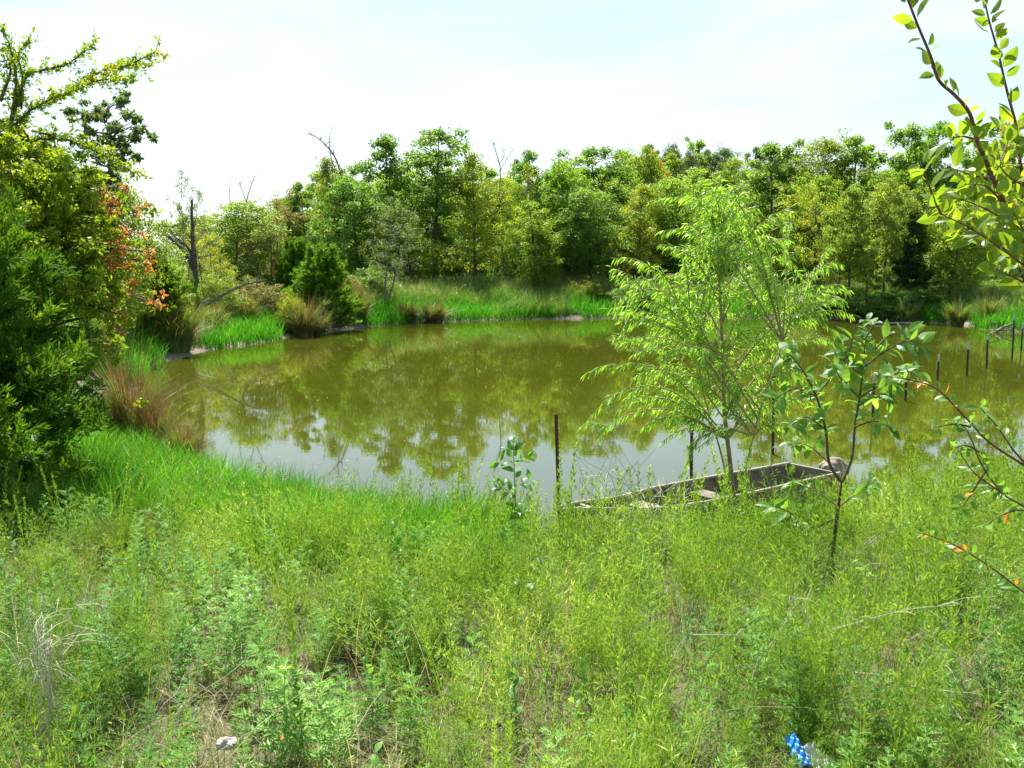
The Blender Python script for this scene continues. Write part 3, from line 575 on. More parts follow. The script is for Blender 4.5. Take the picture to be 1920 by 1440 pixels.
# ------------------------------------------------------------------ the boat
def boat():
    bow = np.array((0.50, 9.12)); stern = np.array((3.72, 11.1)); ax = stern - bow; Ln = float(np.linalg.norm(ax)); ang = math.atan2(ax[1], ax[0])
    rt = empty('rowing_boat', (bow[0], bow[1], -0.04), 'weathered grey-brown flat-bottomed rowing boat half beached in the weeds by the near shore', 'boat'); rt.rotation_euler = (R(-2), R(-1.0), ang)
    n = 25; t = np.linspace(0, 1, n); w = .43 * np.minimum(1, (t / .42)) ** .62 * (1 - .10 * sst((t - .6) / .4)); w[0] = .03; bw = w * .74; z0 = -.06 + .24 * (1 - sst(t / .22)) ** 1.5; gz_ = .29 + .10 * (1 - sst(t / .3)); xs = t * Ln
    def shell(m, inset, mat, zlift):
        ww = np.maximum(w - inset, .006); bb = np.maximum(bw - inset, .005)
        prof = np.stack([np.stack([xs, ww, gz_ - .001], -1), np.stack([xs, (ww * .45 + bb * .55), gz_ * .45 + z0 * .55 + zlift * .5], -1), np.stack([xs, bb, z0 + zlift], -1), np.stack([xs, bb * 0, z0 + zlift - .01], -1),
                         np.stack([xs, -bb, z0 + zlift], -1), np.stack([xs, -(ww * .45 + bb * .55), gz_ * .45 + z0 * .55 + zlift * .5], -1), np.stack([xs, -ww, gz_ - .001], -1)], 1)
        id = np.arange(n * 7).reshape(n, 7); m.add(prof.reshape(-1, 3), np.stack([id[:-1, :-1], id[1:, :-1], id[1:, 1:], id[:-1, 1:]], -1).reshape(-1, 4), mat); return prof
    m = MB(); po = shell(m, 0, 0, 0); pi = shell(m, .012, 1, .012)
    m.build('hull', [M['hull'], M['hin']], rt)
    g = MB()
    for s in (1, -1):
        P = np.stack([xs, s * w, gz_ + .004], -1); tube(g, P, .019, 8)
    g.build('gunwale', M['rim'], rt, True)
    tr = MB(); e = po[-1]; tr.add(np.vstack([e + (.003, 0, 0), e + (.035, 0, 0)]), [[0, 1, 2, 3, 4, 5, 6], [13, 12, 11, 10, 9, 8, 7]]); tr.add(np.vstack([e + (.003, 0, 0), e + (.035, 0, 0)]), [[i, i + 7, i + 8, i + 1] for i in range(6)] + [[6, 13, 7, 0]])
    tr.build('transom', M['hull'], rt)
    def board(x0, x1, z, nm, mat, edge=.03, tf=.96):
        b = MB(); xa = np.array([x0, x1]); ww = np.interp(xa, xs, w) * tf - .012; V = []
        for zz in (z, z - edge): V += [(x0, -ww[0], zz), (x1, -ww[1], zz), (x1, ww[1], zz), (x0, ww[0], zz)]
        b.add(V, [[0, 1, 2, 3], [7, 6, 5, 4], [0, 4, 5, 1], [1, 5, 6, 2], [2, 6, 7, 3], [3, 7, 4, 0]]); b.build(nm, mat, rt)
    board(.10, .34, .345, 'bow_deck', M['hull']); board(.345, .385, .36, 'bow_thwart', M['rim'])
    board(1.10, 1.32, .21, 'bench', M['rim'], tf=.86); board(2.05, 2.28, .19, 'bench', M['hin'], tf=.82)
    for x in (.75, 1.55, 2.6):
        r = MB(); i = int(x / Ln * (n - 1)); P = pi[i] * np.array((1, .985, 1)) + np.array((0, 0, .006)); tube(r, P, .011, 5); r.build('rib', M['hin'], rt)
boat()

# rocks
def lump(name, c, r, mat, label, cat, seed, flat=.7, amp=.22, sub=4):
    import bmesh
    bm = bmesh.new(); bmesh.ops.create_icosphere(bm, subdivisions=sub, radius=1); g = np.random.default_rng(seed); ph = g.uniform(0, 6, 9); fr = g.uniform(1.5, 5, 9)
    for v in bm.verts:
        d = v.co.copy(); a = 1 + amp * (math.sin(d.x * fr[0] + ph[0]) * math.sin(d.y * fr[1] + ph[1]) + .6 * math.sin(d.z * fr[2] * 1.5 + ph[2]) * math.sin(d.x * fr[3] + ph[3]) + .35 * math.sin(d.y * fr[4] * 2.5 + ph[4]) * math.sin(d.z * 9 + d.x * 7))
        v.co = Vector((d.x * a * r[0], d.y * a * r[1], d.z * a * r[2]))
    me = bpy.data.meshes.new(name); bm.to_mesh(me); bm.free(); me.materials.append(mat); o = bpy.data.objects.new(name, me); COL.objects.link(o); o.location = c
    return tag(o, label, cat)
b = atZ(1560, 905, 0); lump('boulder', (b[0], b[1], .12), (.19, .17, .19), M['rock'], 'rounded brown mossy boulder behind the boat stern', 'rock', 3)
b = atZ(425, 1408, 1.18); lump('stone', (b[0], b[1], gz1(b[0], b[1]) + .16), (.035, .025, .02), M['wrock'], 'small pale stone in the weeds near the bottom left', 'stone', 5)

# ------------------------------------------------------------------ willow
WY = 8.75
def willow():
    b = atY(1382, 1030, WY); z0 = gz1(b[0], WY); rt = empty('willow_tree', (b[0], WY, z0), 'young light green willow with drooping narrow leaves in front of the boat', 'willow')
    wood = MB(); cr = MB()
    trunk = smoothpath(np.vstack([[(b[0], WY, z0 - .1)], poly([(1376, 940), (1368, 860), (1358, 770), (1356, 690), (1352, 590), (1347, 500), (1350, 420), (1343, 350)], WY)]), 5)
    tube(wood, trunk, np.linspace(.028, .004, len(trunk)), 8)
    st2 = smoothpath(np.vstack([[(b[0] + .03, WY + .03, z0)], poly([(1366, 920), (1352, 850), (1325, 760), (1308, 700), (1290, 620)], WY + .15)]), 5); tube(wood, st2, np.linspace(.013, .003, len(st2)), 6)
    st3 = smoothpath(np.vstack([[(b[0] + .05, WY - .03, z0)], poly([(1392, 930), (1405, 850), (1425, 770), (1450, 700), (1480, 600)], WY - .2)]), 5); tube(wood, st3, np.linspace(.012, .003, len(st3)), 6)
    tips = [(1343, 345), (1395, 362), (1308, 380), (1372, 400), (1243, 432), (1418, 390), (1464, 408), (1480, 420), (1478, 488), (1215, 505), (1285, 420), (1330, 420), (1555, 505), (1480, 450), (1262, 470), (1238, 520), (1420, 440), (1390, 470),
            (1155, 568), (1190, 550), (1165, 602), (1250, 560), (1300, 540), (1520, 548), (1600, 590), (1580, 560), (1560, 640), (1500, 600), (1148, 690), (1178, 640), (1220, 620), (1200, 700), (1130, 805), (1170, 760), (1230, 700), (1210, 800),
            (1240, 830), (1265, 760), (1290, 840), (1470, 660), (1500, 700), (1440, 740), (1480, 770), (1455, 800), (1420, 690), (1300, 660), (1400, 620), (1330, 600), (1430, 560), (1370, 540), (1300, 600), (1260, 660), (1330, 750), (1390, 740), (1320, 500), (1360, 470), (1410, 520), (1280, 480), (1340, 640), (1450, 640), (1545, 590), (1180, 590), (1160, 640), (1150, 740), (1340, 450), (1360, 430), (1345, 375), (1370, 385), (1330, 400)]
    stems = [trunk, trunk, st2, st3]
    def leafrow(Q, T, a0=.12, step=1, hang=.9, Lm=.105):
        n = len(Q); i = np.arange(int(n * a0), n, step); 
        if len(i) < 2: return
        P = Q[i]; Tn = T[i]; r = rdirs(len(i)); side = nrm(np.cross(Tn, r)); D = nrm(Tn * .55 + side * .55 + np.array((0, 0, -hang)) * rng.uniform(.3, 1.2, (len(i), 1)))
        Nn = nrm(side + rdirs(len(i)) * .5 + np.array((0, 0, .4))); s = Lm * rng.uniform(.6, 1.15, len(i)); leaves_long(cr, P, D, Nn, s, .0108, [.15, 1, .85, .04], droop=.22, fold=.3)
    for (tx, ty) in tips:
        dz = rng.normal(0, .38); T0 = atY(tx, ty, WY + dz); sm = stems[rng.integers(0, 4)]
        dx = abs(T0[0] - sm[:, 0].mean()); zt = T0[2] - (.30 + .42 * dx); i = int(np.argmin(np.abs(sm[:, 2] - zt))); i = min(max(i, 12), len(sm) - 3); p = sm[i]
        c1 = p + (T0 - p) * .45 + np.array((0, 0, .20 * np.linalg.norm(T0 - p))); c2 = p + (T0 - p) * .8 + np.array((0, 0, .13 * np.linalg.norm(T0 - p)))
        B = smoothpath([p, c1, c2, T0], 6); tube(wood, B, np.linspace(.0085, .002, len(B)), 5); Q, T = resample(B, .011); leafrow(Q, T, .25)
        for k in range(5):
            j = rng.integers(len(Q) // 4, len(Q) - 1); d = nrm(T[j] + rdirs(1)[0] * .8 + np.array((0, 0, .15))); Lt = rng.uniform(.12, .42); e = Q[j] + d * Lt + np.array((0, 0, -.12 * Lt)); B2 = smoothpath([Q[j], Q[j] + d * Lt * .5 + (0, 0, .02), e], 4)
            tube(wood, B2, np.linspace(.004, .0015, len(B2)), 4); q2, t2 = resample(B2, .012); leafrow(q2, t2, .05)
    reloc(wood.build('trunk', M['twig'], rt)); reloc(cr.build('crown', M['wil'], rt))
willow()

# ------------------------------------------------------------------ broad-leaved saplings
OV = [.12, .75, 1.0, .85, .5, .03]
def leafy(name, lines, Y, mat, wmat, label, cat, leafL, asp, step, radii, base_z=None, whorl=3, droop=.35, dep=None, extra=None, start=.25, tw='trunk', orange=0, up=.55):
    P0 = poly([lines[0][0]], Y)[0]; rt = empty(name, (P0[0], P0[1], gz1(P0[0], P0[1]) if base_z is None else base_z), label, cat); wood = MB(); cr = MB()
    for li, l in enumerate(lines):
        dd = dep[min(li, len(dep) - 1)] if dep else (0, 0); P = smoothpath(poly(l, Y, list(np.linspace(dd[0], dd[1], len(l)))), 5)
        if li == 0 and base_z is None: P = np.vstack([[(P[0][0], P[0][1], gz1(P[0][0], P[0][1]) - .05)], P])
        r = radii[min(li, len(radii) - 1)]; tube(wood, P, np.linspace(r, r * .4, len(P)), 7); st = start[min(li, len(start) - 1)] if isinstance(start, list) else start
        if st >= 1: continue
        Q, T = resample(P, step); n0 = int(len(Q) * st)
        for i in range(n0, len(Q)):
            k = whorl if i >= len(Q) - 2 else rng.integers(1, 3)
            sd = nrm(np.cross(T[i], rdirs(1)[0])); 
            for j in range(k):
                D = nrm(T[i] * .5 + (sd if (i + j) % 2 else -sd) * .9 + rdirs(1)[0] * .35 + np.array((0, 0, .15)))
                Nn = nrm(np.array((0, 0, up)) + rdirs(1)[0] * .45 + np.array((0, -.35, 0))); s = leafL * rng.uniform(.6, 1.15)
                leaves_long(cr, Q[i][None] + D * .008, D[None], Nn[None], np.array([s]), np.array([s * asp]), OV, droop=droop * rng.uniform(.3, 1.5), fold=.22, mat=1 if (orange and rng.random() < orange) else 0)
    if extra: extra(wood, cr)
    reloc(wood.build(tw, wmat, rt)); reloc(cr.build('leaves', [mat, M['eor']], rt)); return rt
leafy('sapling', [[(1563, 1020), (1572, 950), (1578, 905)], [(1578, 905), (1555, 868), (1548, 805), (1530, 742), (1502, 690), (1478, 662)], [(1578, 905), (1597, 860), (1603, 800), (1612, 745), (1618, 690), (1622, 635)],
                  [(1612, 745), (1650, 722), (1690, 695), (1722, 698)], [(1618, 690), (1655, 662), (1695, 640), (1728, 645)], [(1530, 742), (1560, 705), (1590, 665), (1600, 630)], [(1548, 805), (1512, 782), (1482, 800)], [(1603, 800), (1640, 790), (1672, 802)],
                  [(1622, 635), (1636, 612), (1628, 602)], [(1555, 868), (1520, 838), (1490, 830)], [(1530, 742), (1490, 728), (1462, 742)], [(1612, 745), (1580, 715), (1560, 680)], [(1640, 655), (1668, 628), (1700, 622)], [(1572, 950), (1530, 920), (1490, 905)], [(1572, 950), (1600, 930), (1640, 905)],
                  [(1570, 970), (1520, 990), (1480, 960), (1450, 950)], [(1612, 760), (1640, 745), (1665, 752)], [(1618, 700), (1600, 690), (1575, 640)], [(1650, 722), (1668, 712), (1690, 725)]],
      5.5, M['sap'], M['sapt'], 'dark-stemmed sapling with broad glossy green leaves right of the willow', 'sapling', .125, .42, .040, [.014, .010, .010, .006],
      dep=[(0, 0), (0, -.1), (0, .1), (0, .3), (0, -.3), (0, .2), (0, -.3), (0, -.2), (0, 0), (0, .2), (0, -.2), (0, -.2), (0, .1), (0, .3), (0, .3), (0, -.3), (0, .1), (0, .2), (0, .1)], start=[1, .35, .4, .3, .2, .3, .2, .3, 0, .3, .2, .3, .2, .3, .4, .3, .2, .2, .2])
leafy('sapling', [[(964, 1010), (966, 960), (965, 900), (962, 832)], [(966, 930), (945, 915), (932, 905)], [(966, 910), (985, 905), (992, 900)], [(965, 880), (948, 872), (938, 866)], [(965, 870), (980, 862), (990, 858)], [(967, 965), (955, 960), (948, 965)], [(967, 960), (978, 955), (980, 962)]],
      6.5, M['sap'], M['sapt'], 'single-stemmed small oak sapling standing before the water left of the rusty post', 'sapling', .10, .48, .05, [.006, .003], start=[.42, .4], whorl=4)
leafy('seedling', [[(1470, 1150), (1474, 1080), (1476, 1015)], [(1474, 1060), (1455, 1040), (1440, 1030)], [(1474, 1040), (1495, 1020), (1510, 1015)]], 6.3, M['sap'], M['sapt'], 'low leafy seedling in the weeds left of the big sapling stem', 'seedling', .11, .42, .05, [.006, .003], start=[.3, .4])
leafy('seedling', [[(950, 1300), (962, 1230), (965, 1160), (975, 1100)], [(965, 1160), (945, 1120), (925, 1105)], [(968, 1150), (1000, 1105), (1010, 1060)]], 4.4, M['sap'], M['sapt'], 'thin few-leaved seedling in the middle of the foreground weeds', 'seedling', .07, .4, .10, [.005, .003], start=[.7, .6])

# near elm at the right edge
EY = 2.7
A = [(1990, 640), (1950, 520), (1905, 425), (1862, 335), (1832, 262), (1818, 212), (1790, 178), (1760, 150), (1745, 105), (1720, 45), (1697, -15)]
Bb = [(1990, 560), (1935, 400), (1912, 300), (1905, 235), (1888, 170), (1872, 100), (1855, 40), (1842, -20)]
def elm():
    lines = [[(2060, 1900), (2040, 1200), (2010, 800), (1990, 600)], A, Bb, [(1905, 425), (1855, 395), (1800, 372)], [(1765, 402), (1750, 370), (1738, 335), (1728, 310)], [(1950, 520), (1880, 468), (1820, 428), (1765, 402)], [(1990, 620), (1935, 560), (1900, 480), (1850, 452), (1800, 430)],
             [(1862, 335), (1880, 290), (1892, 262)], [(1862, 335), (1830, 330), (1790, 318)], [(1832, 262), (1800, 255), (1785, 262)], [(1905, 425), (1915, 380), (1925, 330)], [(1990, 560), (1950, 470), (1925, 400)], [(1880, 380), (1850, 350), (1815, 345)], [(1912, 300), (1880, 250), (1878, 230)],
             [(1935, 500), (1900, 445), (1870, 410), (1835, 400)], [(1960, 480), (1925, 440), (1900, 400)], [(1945, 540), (1900, 520), (1860, 500)], [(1890, 400), (1870, 370), (1850, 300)], [(1925, 350), (1890, 330), (1860, 290)]]
    return leafy('elm_tree', lines, EY, M['elm'], M['redtwig'], 'near young elm at the right edge with reddish stems and backlit leaves against the sky', 'elm', .064, .5, .026, [.022, .0075, .0055, .0035],
      start=[1, .22, .1, .1, 0, .2, .2, .2, .1, .2, .1, .1, .1, .1, .1, .1, .1, .1, .1], whorl=3, droop=.15, dep=[(0, 0), (0, -.15), (0, .1), (0, -.1), (-.2, -.25), (0, -.2), (0, .2), (-.1, 0), (-.1, -.2), (-.1, -.1), (0, .1), (0, .2), (-.1, -.2), (0, .2), (0, .2), (0, -.2), (0, .1), (0, .1), (0, -.1)], up=.1, orange=.012)
elm()
leafy('elm_shrub', [[(2060, 1300), (2020, 1020), (1960, 905), (1920, 872)], [(1920, 872), (1885, 850), (1850, 825), (1800, 772), (1755, 728), (1705, 712), (1660, 705)], [(1960, 905), (1905, 850), (1870, 800), (1838, 765)], [(2020, 1020), (1920, 950), (1880, 925), (1840, 870), (1815, 810), (1788, 790)],
                    [(1880, 925), (1850, 905), (1825, 885), (1800, 850)], [(1820, 800), (1790, 795), (1760, 800)], [(2040, 1200), (1925, 1115), (1860, 1065), (1790, 1022), (1730, 1000)], [(2020, 1020), (1930, 960), (1880, 965), (1850, 985)], [(1850, 880), (1822, 925), (1805, 950)], [(1840, 850), (1812, 835), (1790, 840)]],
      3.9, M['sap'], M['redtwig'], 'low arching elm shrub with small blue-green leaves at the right edge above the weeds', 'shrub', .062, .46, .034, [.012, .006, .005, .005], start=[1, .25, .45, .3, .1, .1, .3, .2, .1, .1], droop=.2, whorl=2, orange=.05)

# ------------------------------------------------------------------ tussocks of brown sedge
def tussock(px, py, wpx, hpx, Y, label, green=.15, n=None, dry=False, lean=.55):
    if Y > 18: hpx *= .82; wpx *= .9
    b = atY(px, py, Y); x = b[0]; z = max(gz1(x, Y), 0) - .03; r = wpx / F * Y / 2; H = hpx / F * Y; n = n or int(min(3000, 700 + 42000 / Y))
    a = rng.uniform(0, 6.283, n); rr = r * .38 * np.sqrt(rng.random(n)); P = np.stack([rr * np.cos(a), rr * np.sin(a), 0 * a], -1); m = MB(); q_ = rng.random(n); h = H * rng.uniform(.35, 1.3, n) * (1.15 - .3 * q_) * (1 + .25 * np.sin(a * 3 + px) + .15 * np.sin(a * 7)); W = np.clip(.0007 * Y, .005, .03); green = green + .2
    ng = int(n * green); a = a + 0; blades(m, P[ng:], h[ng:], (.08 + 1.5 * q_[ng:] ** 1.3) * (r / H * .8 + .25), W, 5, 0, az=a[ng:] + rng.normal(0, .8, n - ng))
    if ng: blades(m, P[:ng], h[:ng] * .9, .4, W, 3, 1, az=a[:ng])
    o = m.build('grass_tussock', [(M['tusr'] if 10 < Y < 18 else M['tus']) if not dry else M['dry'], M['mead']]); o.location = (x, Y, z); tag(o, label, 'tussock', 'brown grass tussocks around the pond')
TU = [(335, 668, 120, 100, 27.2, 'largest dark-based brown tussock at the left waterline', .25), (190, 700, 60, 65, 22.5, 'small tan tussock on the left bank beside the cedar', .1), (245, 862, 140, 150, 13.2, 'tall tangled rust-brown tussock on the near left shore', .1),
      (292, 868, 90, 90, 12.9, 'rust-brown tussock leaning right of the tall tangled one', .2), (345, 888, 80, 80, 12.4, 'low brown tussock overhanging the water above the lush grass', .25), (572, 628, 80, 70, 33.5, 'brown tussock on the left shore beneath the bright cedar bush', .2), (598, 622, 50, 45, 34, 'pale green-brown tussock right beside another under the cedar', .5),
      (815, 606, 80, 45, 40.6, 'wide brown tussock in the middle of the far shore', .3), (765, 606, 60, 38, 40.2, 'tan tussock left of the wide one on the far shore', .3), (672, 612, 60, 70, 38.3, 'dark upright tussock at the foot of the leaning tree', .5), (460, 605, 60, 55, 33.5, 'reddish tussock behind the bright grass of the left bank', .15),
      (400, 600, 70, 50, 31.5, 'faded tussock behind the largest one on the left bank', .4), (520, 600, 60, 50, 35, 'rusty tussock between bright grass and the cedar bush', .2), (1795, 608, 60, 50, 38.6, 'dark tussock at the right bank before the sunlit clearing', .6), (1855, 608, 55, 55, 37.6, 'green-brown tussock between clearing and driftwood', .6),
      (1700, 604, 70, 45, 40.4, 'shaded tussock under the blue-green cedar', .6), (250, 1110, 240, 110, 6.3, 'brown-stemmed tussock under pale weeds in the left foreground', .6)]
for t in TU: tussock(*t)

# ------------------------------------------------------------------ dead stalks
def stalks(name, lines, Y, label, cat, r=.002, twigs=0, mat='dead', jit=.15, group=None):
    P0 = poly([lines[0][0]], Y)[0]; rt_ = (P0[0], P0[1], gz1(P0[0], P0[1])); m = MB()
    for l in lines:
        dj = rng.normal(0, jit); P = smoothpath(poly(l, Y, list(np.linspace(0, dj, len(l)))), 6); tube(m, P, np.linspace(r, r * .4, len(P)), 4)
        for _ in range(twigs):
            i = rng.integers(len(P) // 3, len(P) - 1); d = nrm(P[i + 1] - P[i] + rdirs(1)[0] * .8) * rng.uniform(.04, .16); tube(m, [P[i], P[i] + d * .6 + (0, 0, .01), P[i] + d], [r * .5, r * .4, r * .25], 3)
    V = [v - np.array(rt_) for v in m.V]; m.V = V; o = m.build(name, M[mat]); o.location = rt_; tag(o, label, cat, group); return o
SL = []
for i in range(26):
    bx = rng.normal(88, 16); tx = bx + rng.normal(0, 34); ty = rng.uniform(1110, 1230); SL.append([(bx, 1400), ((bx + tx) / 2 + rng.normal(0, 12), (1350 + ty) / 2 + rng.normal(0, 15)), (tx + rng.normal(0, 8), ty + 25), (tx, ty)])
stalks('dead_stalks', SL, 2.95, 'clump of pale dry stalks standing at the lower left', 'dead stalks', .0019, 4)
stalks('dead_stalks', [[(270, 1400), (285, 1310), (310, 1255), (350, 1215)], [(275, 1400), (300, 1330), (330, 1300), (345, 1265)], [(300, 1400), (345, 1320), (420, 1270), (468, 1232)], [(300, 1420), (330, 1370), (380, 1340), (400, 1330)], [(290, 1430), (320, 1380), (360, 1350), (385, 1315)], [(280, 1410), (300, 1370), (350, 1345)]], 2.95,
       'few curved bleached stems leaning right in the left foreground', 'dead stalks', .0016, 2)
DL = []
for i in range(34):
    bx = rng.normal(1180, 14); tx = bx + rng.normal(20, 62); ty = rng.uniform(870, 1010); DL.append([(bx, 1090), ((bx + tx) / 2 + rng.normal(0, 12), (1075 + ty) / 2), (tx + rng.normal(0, 14), ty + 30), (tx + rng.normal(0, 14), ty)])
stalks('dead_shrub', DL, 6.1, 'bleached bare shrub standing in front of the boat bow', 'dead shrub', .0032, 10, jit=.3)
DL = [[(1160 + rng.normal(0, 25), 1010), (1160 + rng.normal(0, 30), 930), (1160 + rng.normal(0, 60), rng.uniform(825, 890))] for _ in range(16)]
stalks('thin_reeds', DL, 8.3, 'thin dark upright stems rising over the boat bow', 'reeds', .0022, 1, 'bark', .2)
stalks('dead_stalks', [[(1410, 1275), (1420, 1240), (1440, 1215)], [(1440, 1215), (1475, 1160), (1482, 1118), (1500, 1140)], [(1482, 1118), (1510, 1150), (1530, 1200)], [(1585, 1170), (1590, 1155), (1600, 1160), (1615, 1195)], [(1560, 1180), (1650, 1155), (1720, 1140), (1795, 1135)], [(1650, 1260), (1720, 1190), (1800, 1180), (1890, 1210)], [(1640, 1270), (1730, 1290), (1830, 1300)],
      [(1300, 1190), (1350, 1190), (1410, 1192)], [(1690, 1180), (1760, 1235), (1830, 1300)], [(1720, 1175), (1790, 1230), (1870, 1290)], [(1530, 1180), (1600, 1260), (1660, 1350)], [(1700, 1200), (1750, 1280), (1800, 1340)]], 3.2, 'arching grey dead stems over the right foreground weeds', 'dead stalks', .0022, 5)
stalks('dead_stalks', [[(660, 1180), (600, 1100), (560, 1060), (530, 1035)], [(660, 1180), (620, 1110), (575, 1060)], [(650, 1180), (610, 1140), (545, 1100)]], 5.2, 'slanting pale seed stalk between lush grass and weeds at left centre', 'dead stalks', .0025, 8)
stalks('dead_stalks', [[(1560, 1110), (1610, 1030), (1660, 990)], [(1570, 1080), (1640, 1010), (1700, 985)], [(1720, 1120), (1740, 1040), (1730, 950)], [(1600, 1060), (1680, 1060), (1800, 1110)]], 5.0, 'tangled pale dead stems beneath the low elm shrub', 'dead stalks', .0024, 8)

# litter: blue plastic and white sheet
def crumple(name, c, size, mat, label, cat, seed, rot):
    g = np.random.default_rng(seed); n = 22; u, v = np.meshgrid(np.linspace(-1, 1, n), np.linspace(-1, 1, n)); X = u * size[0] * (1 + .2 * np.sin(v * 3 + seed)) + g.normal(0, size[0] * .02, u.shape); Y = v * size[1] + g.normal(0, size[1] * .02, u.shape)
    Z = (np.abs(np.sin(u * 4.1 + v * 2.3 + seed)) * .5 + np.abs(np.sin(v * 5.2 - u * 3.3)) * .35 + g.normal(0, .025, u.shape)) * size[2] + size[2] * (1 - u ** 2) * .6
    top = np.stack([X, Y, Z], -1).reshape(-1, 3); bot = top - (0, 0, .002); id = np.arange(n * n).reshape(n, n); q = np.stack([id[:-1, :-1], id[:-1, 1:], id[1:, 1:], id[1:, :-1]], -1).reshape(-1, 4)
    m = MB(); m.add(top, q); m.add(bot, q[:, ::-1]); o = m.build(name, mat, smooth=True); o.location = c; o.rotation_euler = rot; return tag(o, label, cat)
b = atZ(1492, 1395, 1.30); crumple('plastic_wrapper', (b[0], b[1], 1.26), (.024, .055, .03), M['blue'], 'crumpled bright blue plastic wrapper in the weeds at the bottom right', 'litter', 2, (.5, .2, .35))
b = atZ(1525, 1400, 1.27); crumple('plastic_sheet', (b[0] + .01, b[1], 1.22), (.035, .05, .025), M['paper'], 'crumpled white plastic beside the blue wrapper', 'litter', 4, (.3, -.2, .5))

# ------------------------------------------------------------------ ground cover (stuff)
def scatter(n, x0, x1, y0, y1):
    x = rng.uniform(x0, x1, n); y = rng.uniform(y0, y1, n); return x, y
def nzf(x, y, s, ph=0):
    return (np.sin(x * s + ph) * np.sin(y * s * 1.13 + ph * 2) + .6 * np.sin(x * s * 2.3 + y * s * 1.1 + ph) + .4 * np.sin(y * s * 3.7 - x * s * 2.9 + ph * 3)) / 1.6
def inview(x, y, pad=1.2): return np.abs(x) < y * .555 + pad
# prototypes
def p_rag(seed):
    global rng
    k_ = rng; rng = np.random.default_rng(seed); m = MB(); H = .42
    st = np.array([(0, 0, 0), (.01, .01, H * .5), (.0, .02, H)]); 
    def strip(a, b, w): leaves4(m, a[None], (b - a)[None], rdirs(1), np.linalg.norm(b - a), w, 0)
    strip(st[0], st[1], .007); strip(st[1], st[2], .005)
    for i in range(13):
        h = .18 + .82 * (i / 12); p = np.array([np.interp(h, [0, .5, 1], st[:, j]) for j in range(3)])
        for s in (0, math.pi):
            a = i * 1.57 + s + rng.normal(0, .25); Ll = (.125 - .06 * h) * rng.uniform(.8, 1.2); D = nrm(np.array((math.cos(a), math.sin(a), .75 - .3 * (1 - h)))); Sd = nrm(np.cross(D, (0, 0, 1))); 
            ts = np.array([.22, .38, .54, .70, .84]); c = p + D * (ts * Ll)[:, None] - np.array((0, 0, 1.)) * (ts ** 2 * Ll * .35)[:, None]
            e = p + D * Ll - np.array((0, 0, .35 * Ll)); leaves4(m, p[None], (e - p)[None], nrm(np.cross(Sd, D))[None], Ll, .010, 0)
            for q in (1, -1):
                dd = nrm(D * .75 + Sd * q * .9 + rng.normal(0, .12, (5, 3))); ll = Ll * np.array([.30, .42, .42, .32, .2]); leaves4(m, c, dd, np.repeat(nrm(np.cross(Sd, D))[None], 5, 0) + rng.normal(0, .25, (5, 3)), ll, ll * .3, 0)
    rng = k_; return protoarr(m)
def p_feather(seed, H=.5, nb=34, lf=.03, spread=.09, wid=.0042):
    global rng
    k_ = rng; rng = np.random.default_rng(seed); m = MB(); ns = 3
    for s in range(ns):
        ln = rng.normal(0, .22, 2); h = H * rng.uniform(.75, 1.1); top = np.array((ln[0] * h, ln[1] * h, h)); leaves4(m, np.zeros((1, 3)), top[None], rdirs(1), h * 1.02, .004, 0)
        t = rng.uniform(.2, 1, nb); p = top * t[:, None]; a = rng.uniform(0, 6.28, nb); sp = spread * (1.15 - t) + .015; d = np.stack([np.cos(a), np.sin(a), 1.3 + 0 * a], -1); d = nrm(d)
        for j in range(4):
            q = p + d * (sp * (j + 1) / 4)[:, None]; leaves4(m, q, nrm(d + rdirs(nb) * .7), rdirs(nb), lf * rng.uniform(.6, 1.2, nb), wid, 0)
    rng = k_; return protoarr(m)
def p_plume(seed, H=.6, n=95, lf=.032):
    global rng
    k_ = rng; rng = np.random.default_rng(seed); m = MB()
    for s in range(2):
        ln = rng.normal(0, .14, 2); h = H * rng.uniform(.75, 1.15); top = np.array((ln[0] * h, ln[1] * h, h)); leaves4(m, np.zeros((1, 3)), top[None], rdirs(1), h, .006, 0)
        t = np.linspace(.12, 1, n); p = top * t[:, None]; a = np.arange(n) * 2.4 + rng.normal(0, .3, n); D = nrm(np.stack([np.cos(a), np.sin(a), .9 + t * .9], -1)); p = p + D * (rng.random(n) ** 2 * .07 * (1.05 - t))[:, None]
        leaves4(m, p, D, rdirs(n) + (0, 0, .6), lf * (1.2 - .6 * t) * rng.uniform(.7, 1.2, n), .009, 0)
    rng = k_; return protoarr(m)
RAG = [p_rag(s) for s in (1, 2, 3)]; FEA = [p_feather(s) for s in (4, 5, 6, 7)]; PLU = [p_plume(s) for s in (8, 9, 10)]

# masks over the near bank
LIT = atZ(1505, 1400, 1.28)
N0 = 9000; x, y = scatter(N0, -7, 8.5, 2.2, 13.5); d = sdist(x, y); ok = (d > .12) & inview(x, y, .8) & (rng.random(N0) < np.clip(1.25 - y * .07, .35, 1)); x, y, d = x[ok], y[ok], d[ok]
z = gz(x, y, d); n1 = nzf(x, y, 1.1, .5); n2 = nzf(x, y, 1.9, 2.2)
lush = ((x < -.25) & (d < 3.2 + .5 * n1) & (y > 5.6)) | ((x > .9) & (x < 2.3) & (d < 1.9) & (y > 6.6)) 
ragm = ~lush & (((x < -.3) & (n1 > -.35)) | ((x > .8) & (y < 5.0) & (n2 > -.25)) | (n1 > .75))
plum = ~lush & ~ragm & (d < 2.8) & (y > 6)
feam = ~lush & ~ragm & ~plum
mixr = rng.random(len(x)); mixs = rng.random(len(x))
ragm = np.where(mixr < .22, (mixs < .3) & ~lush, ragm); feam = np.where(mixr < .22, (mixs >= .3) & (mixs < .8) & ~lush, feam); plum = np.where(mixr < .22, (mixs >= .8) & ~lush, plum)
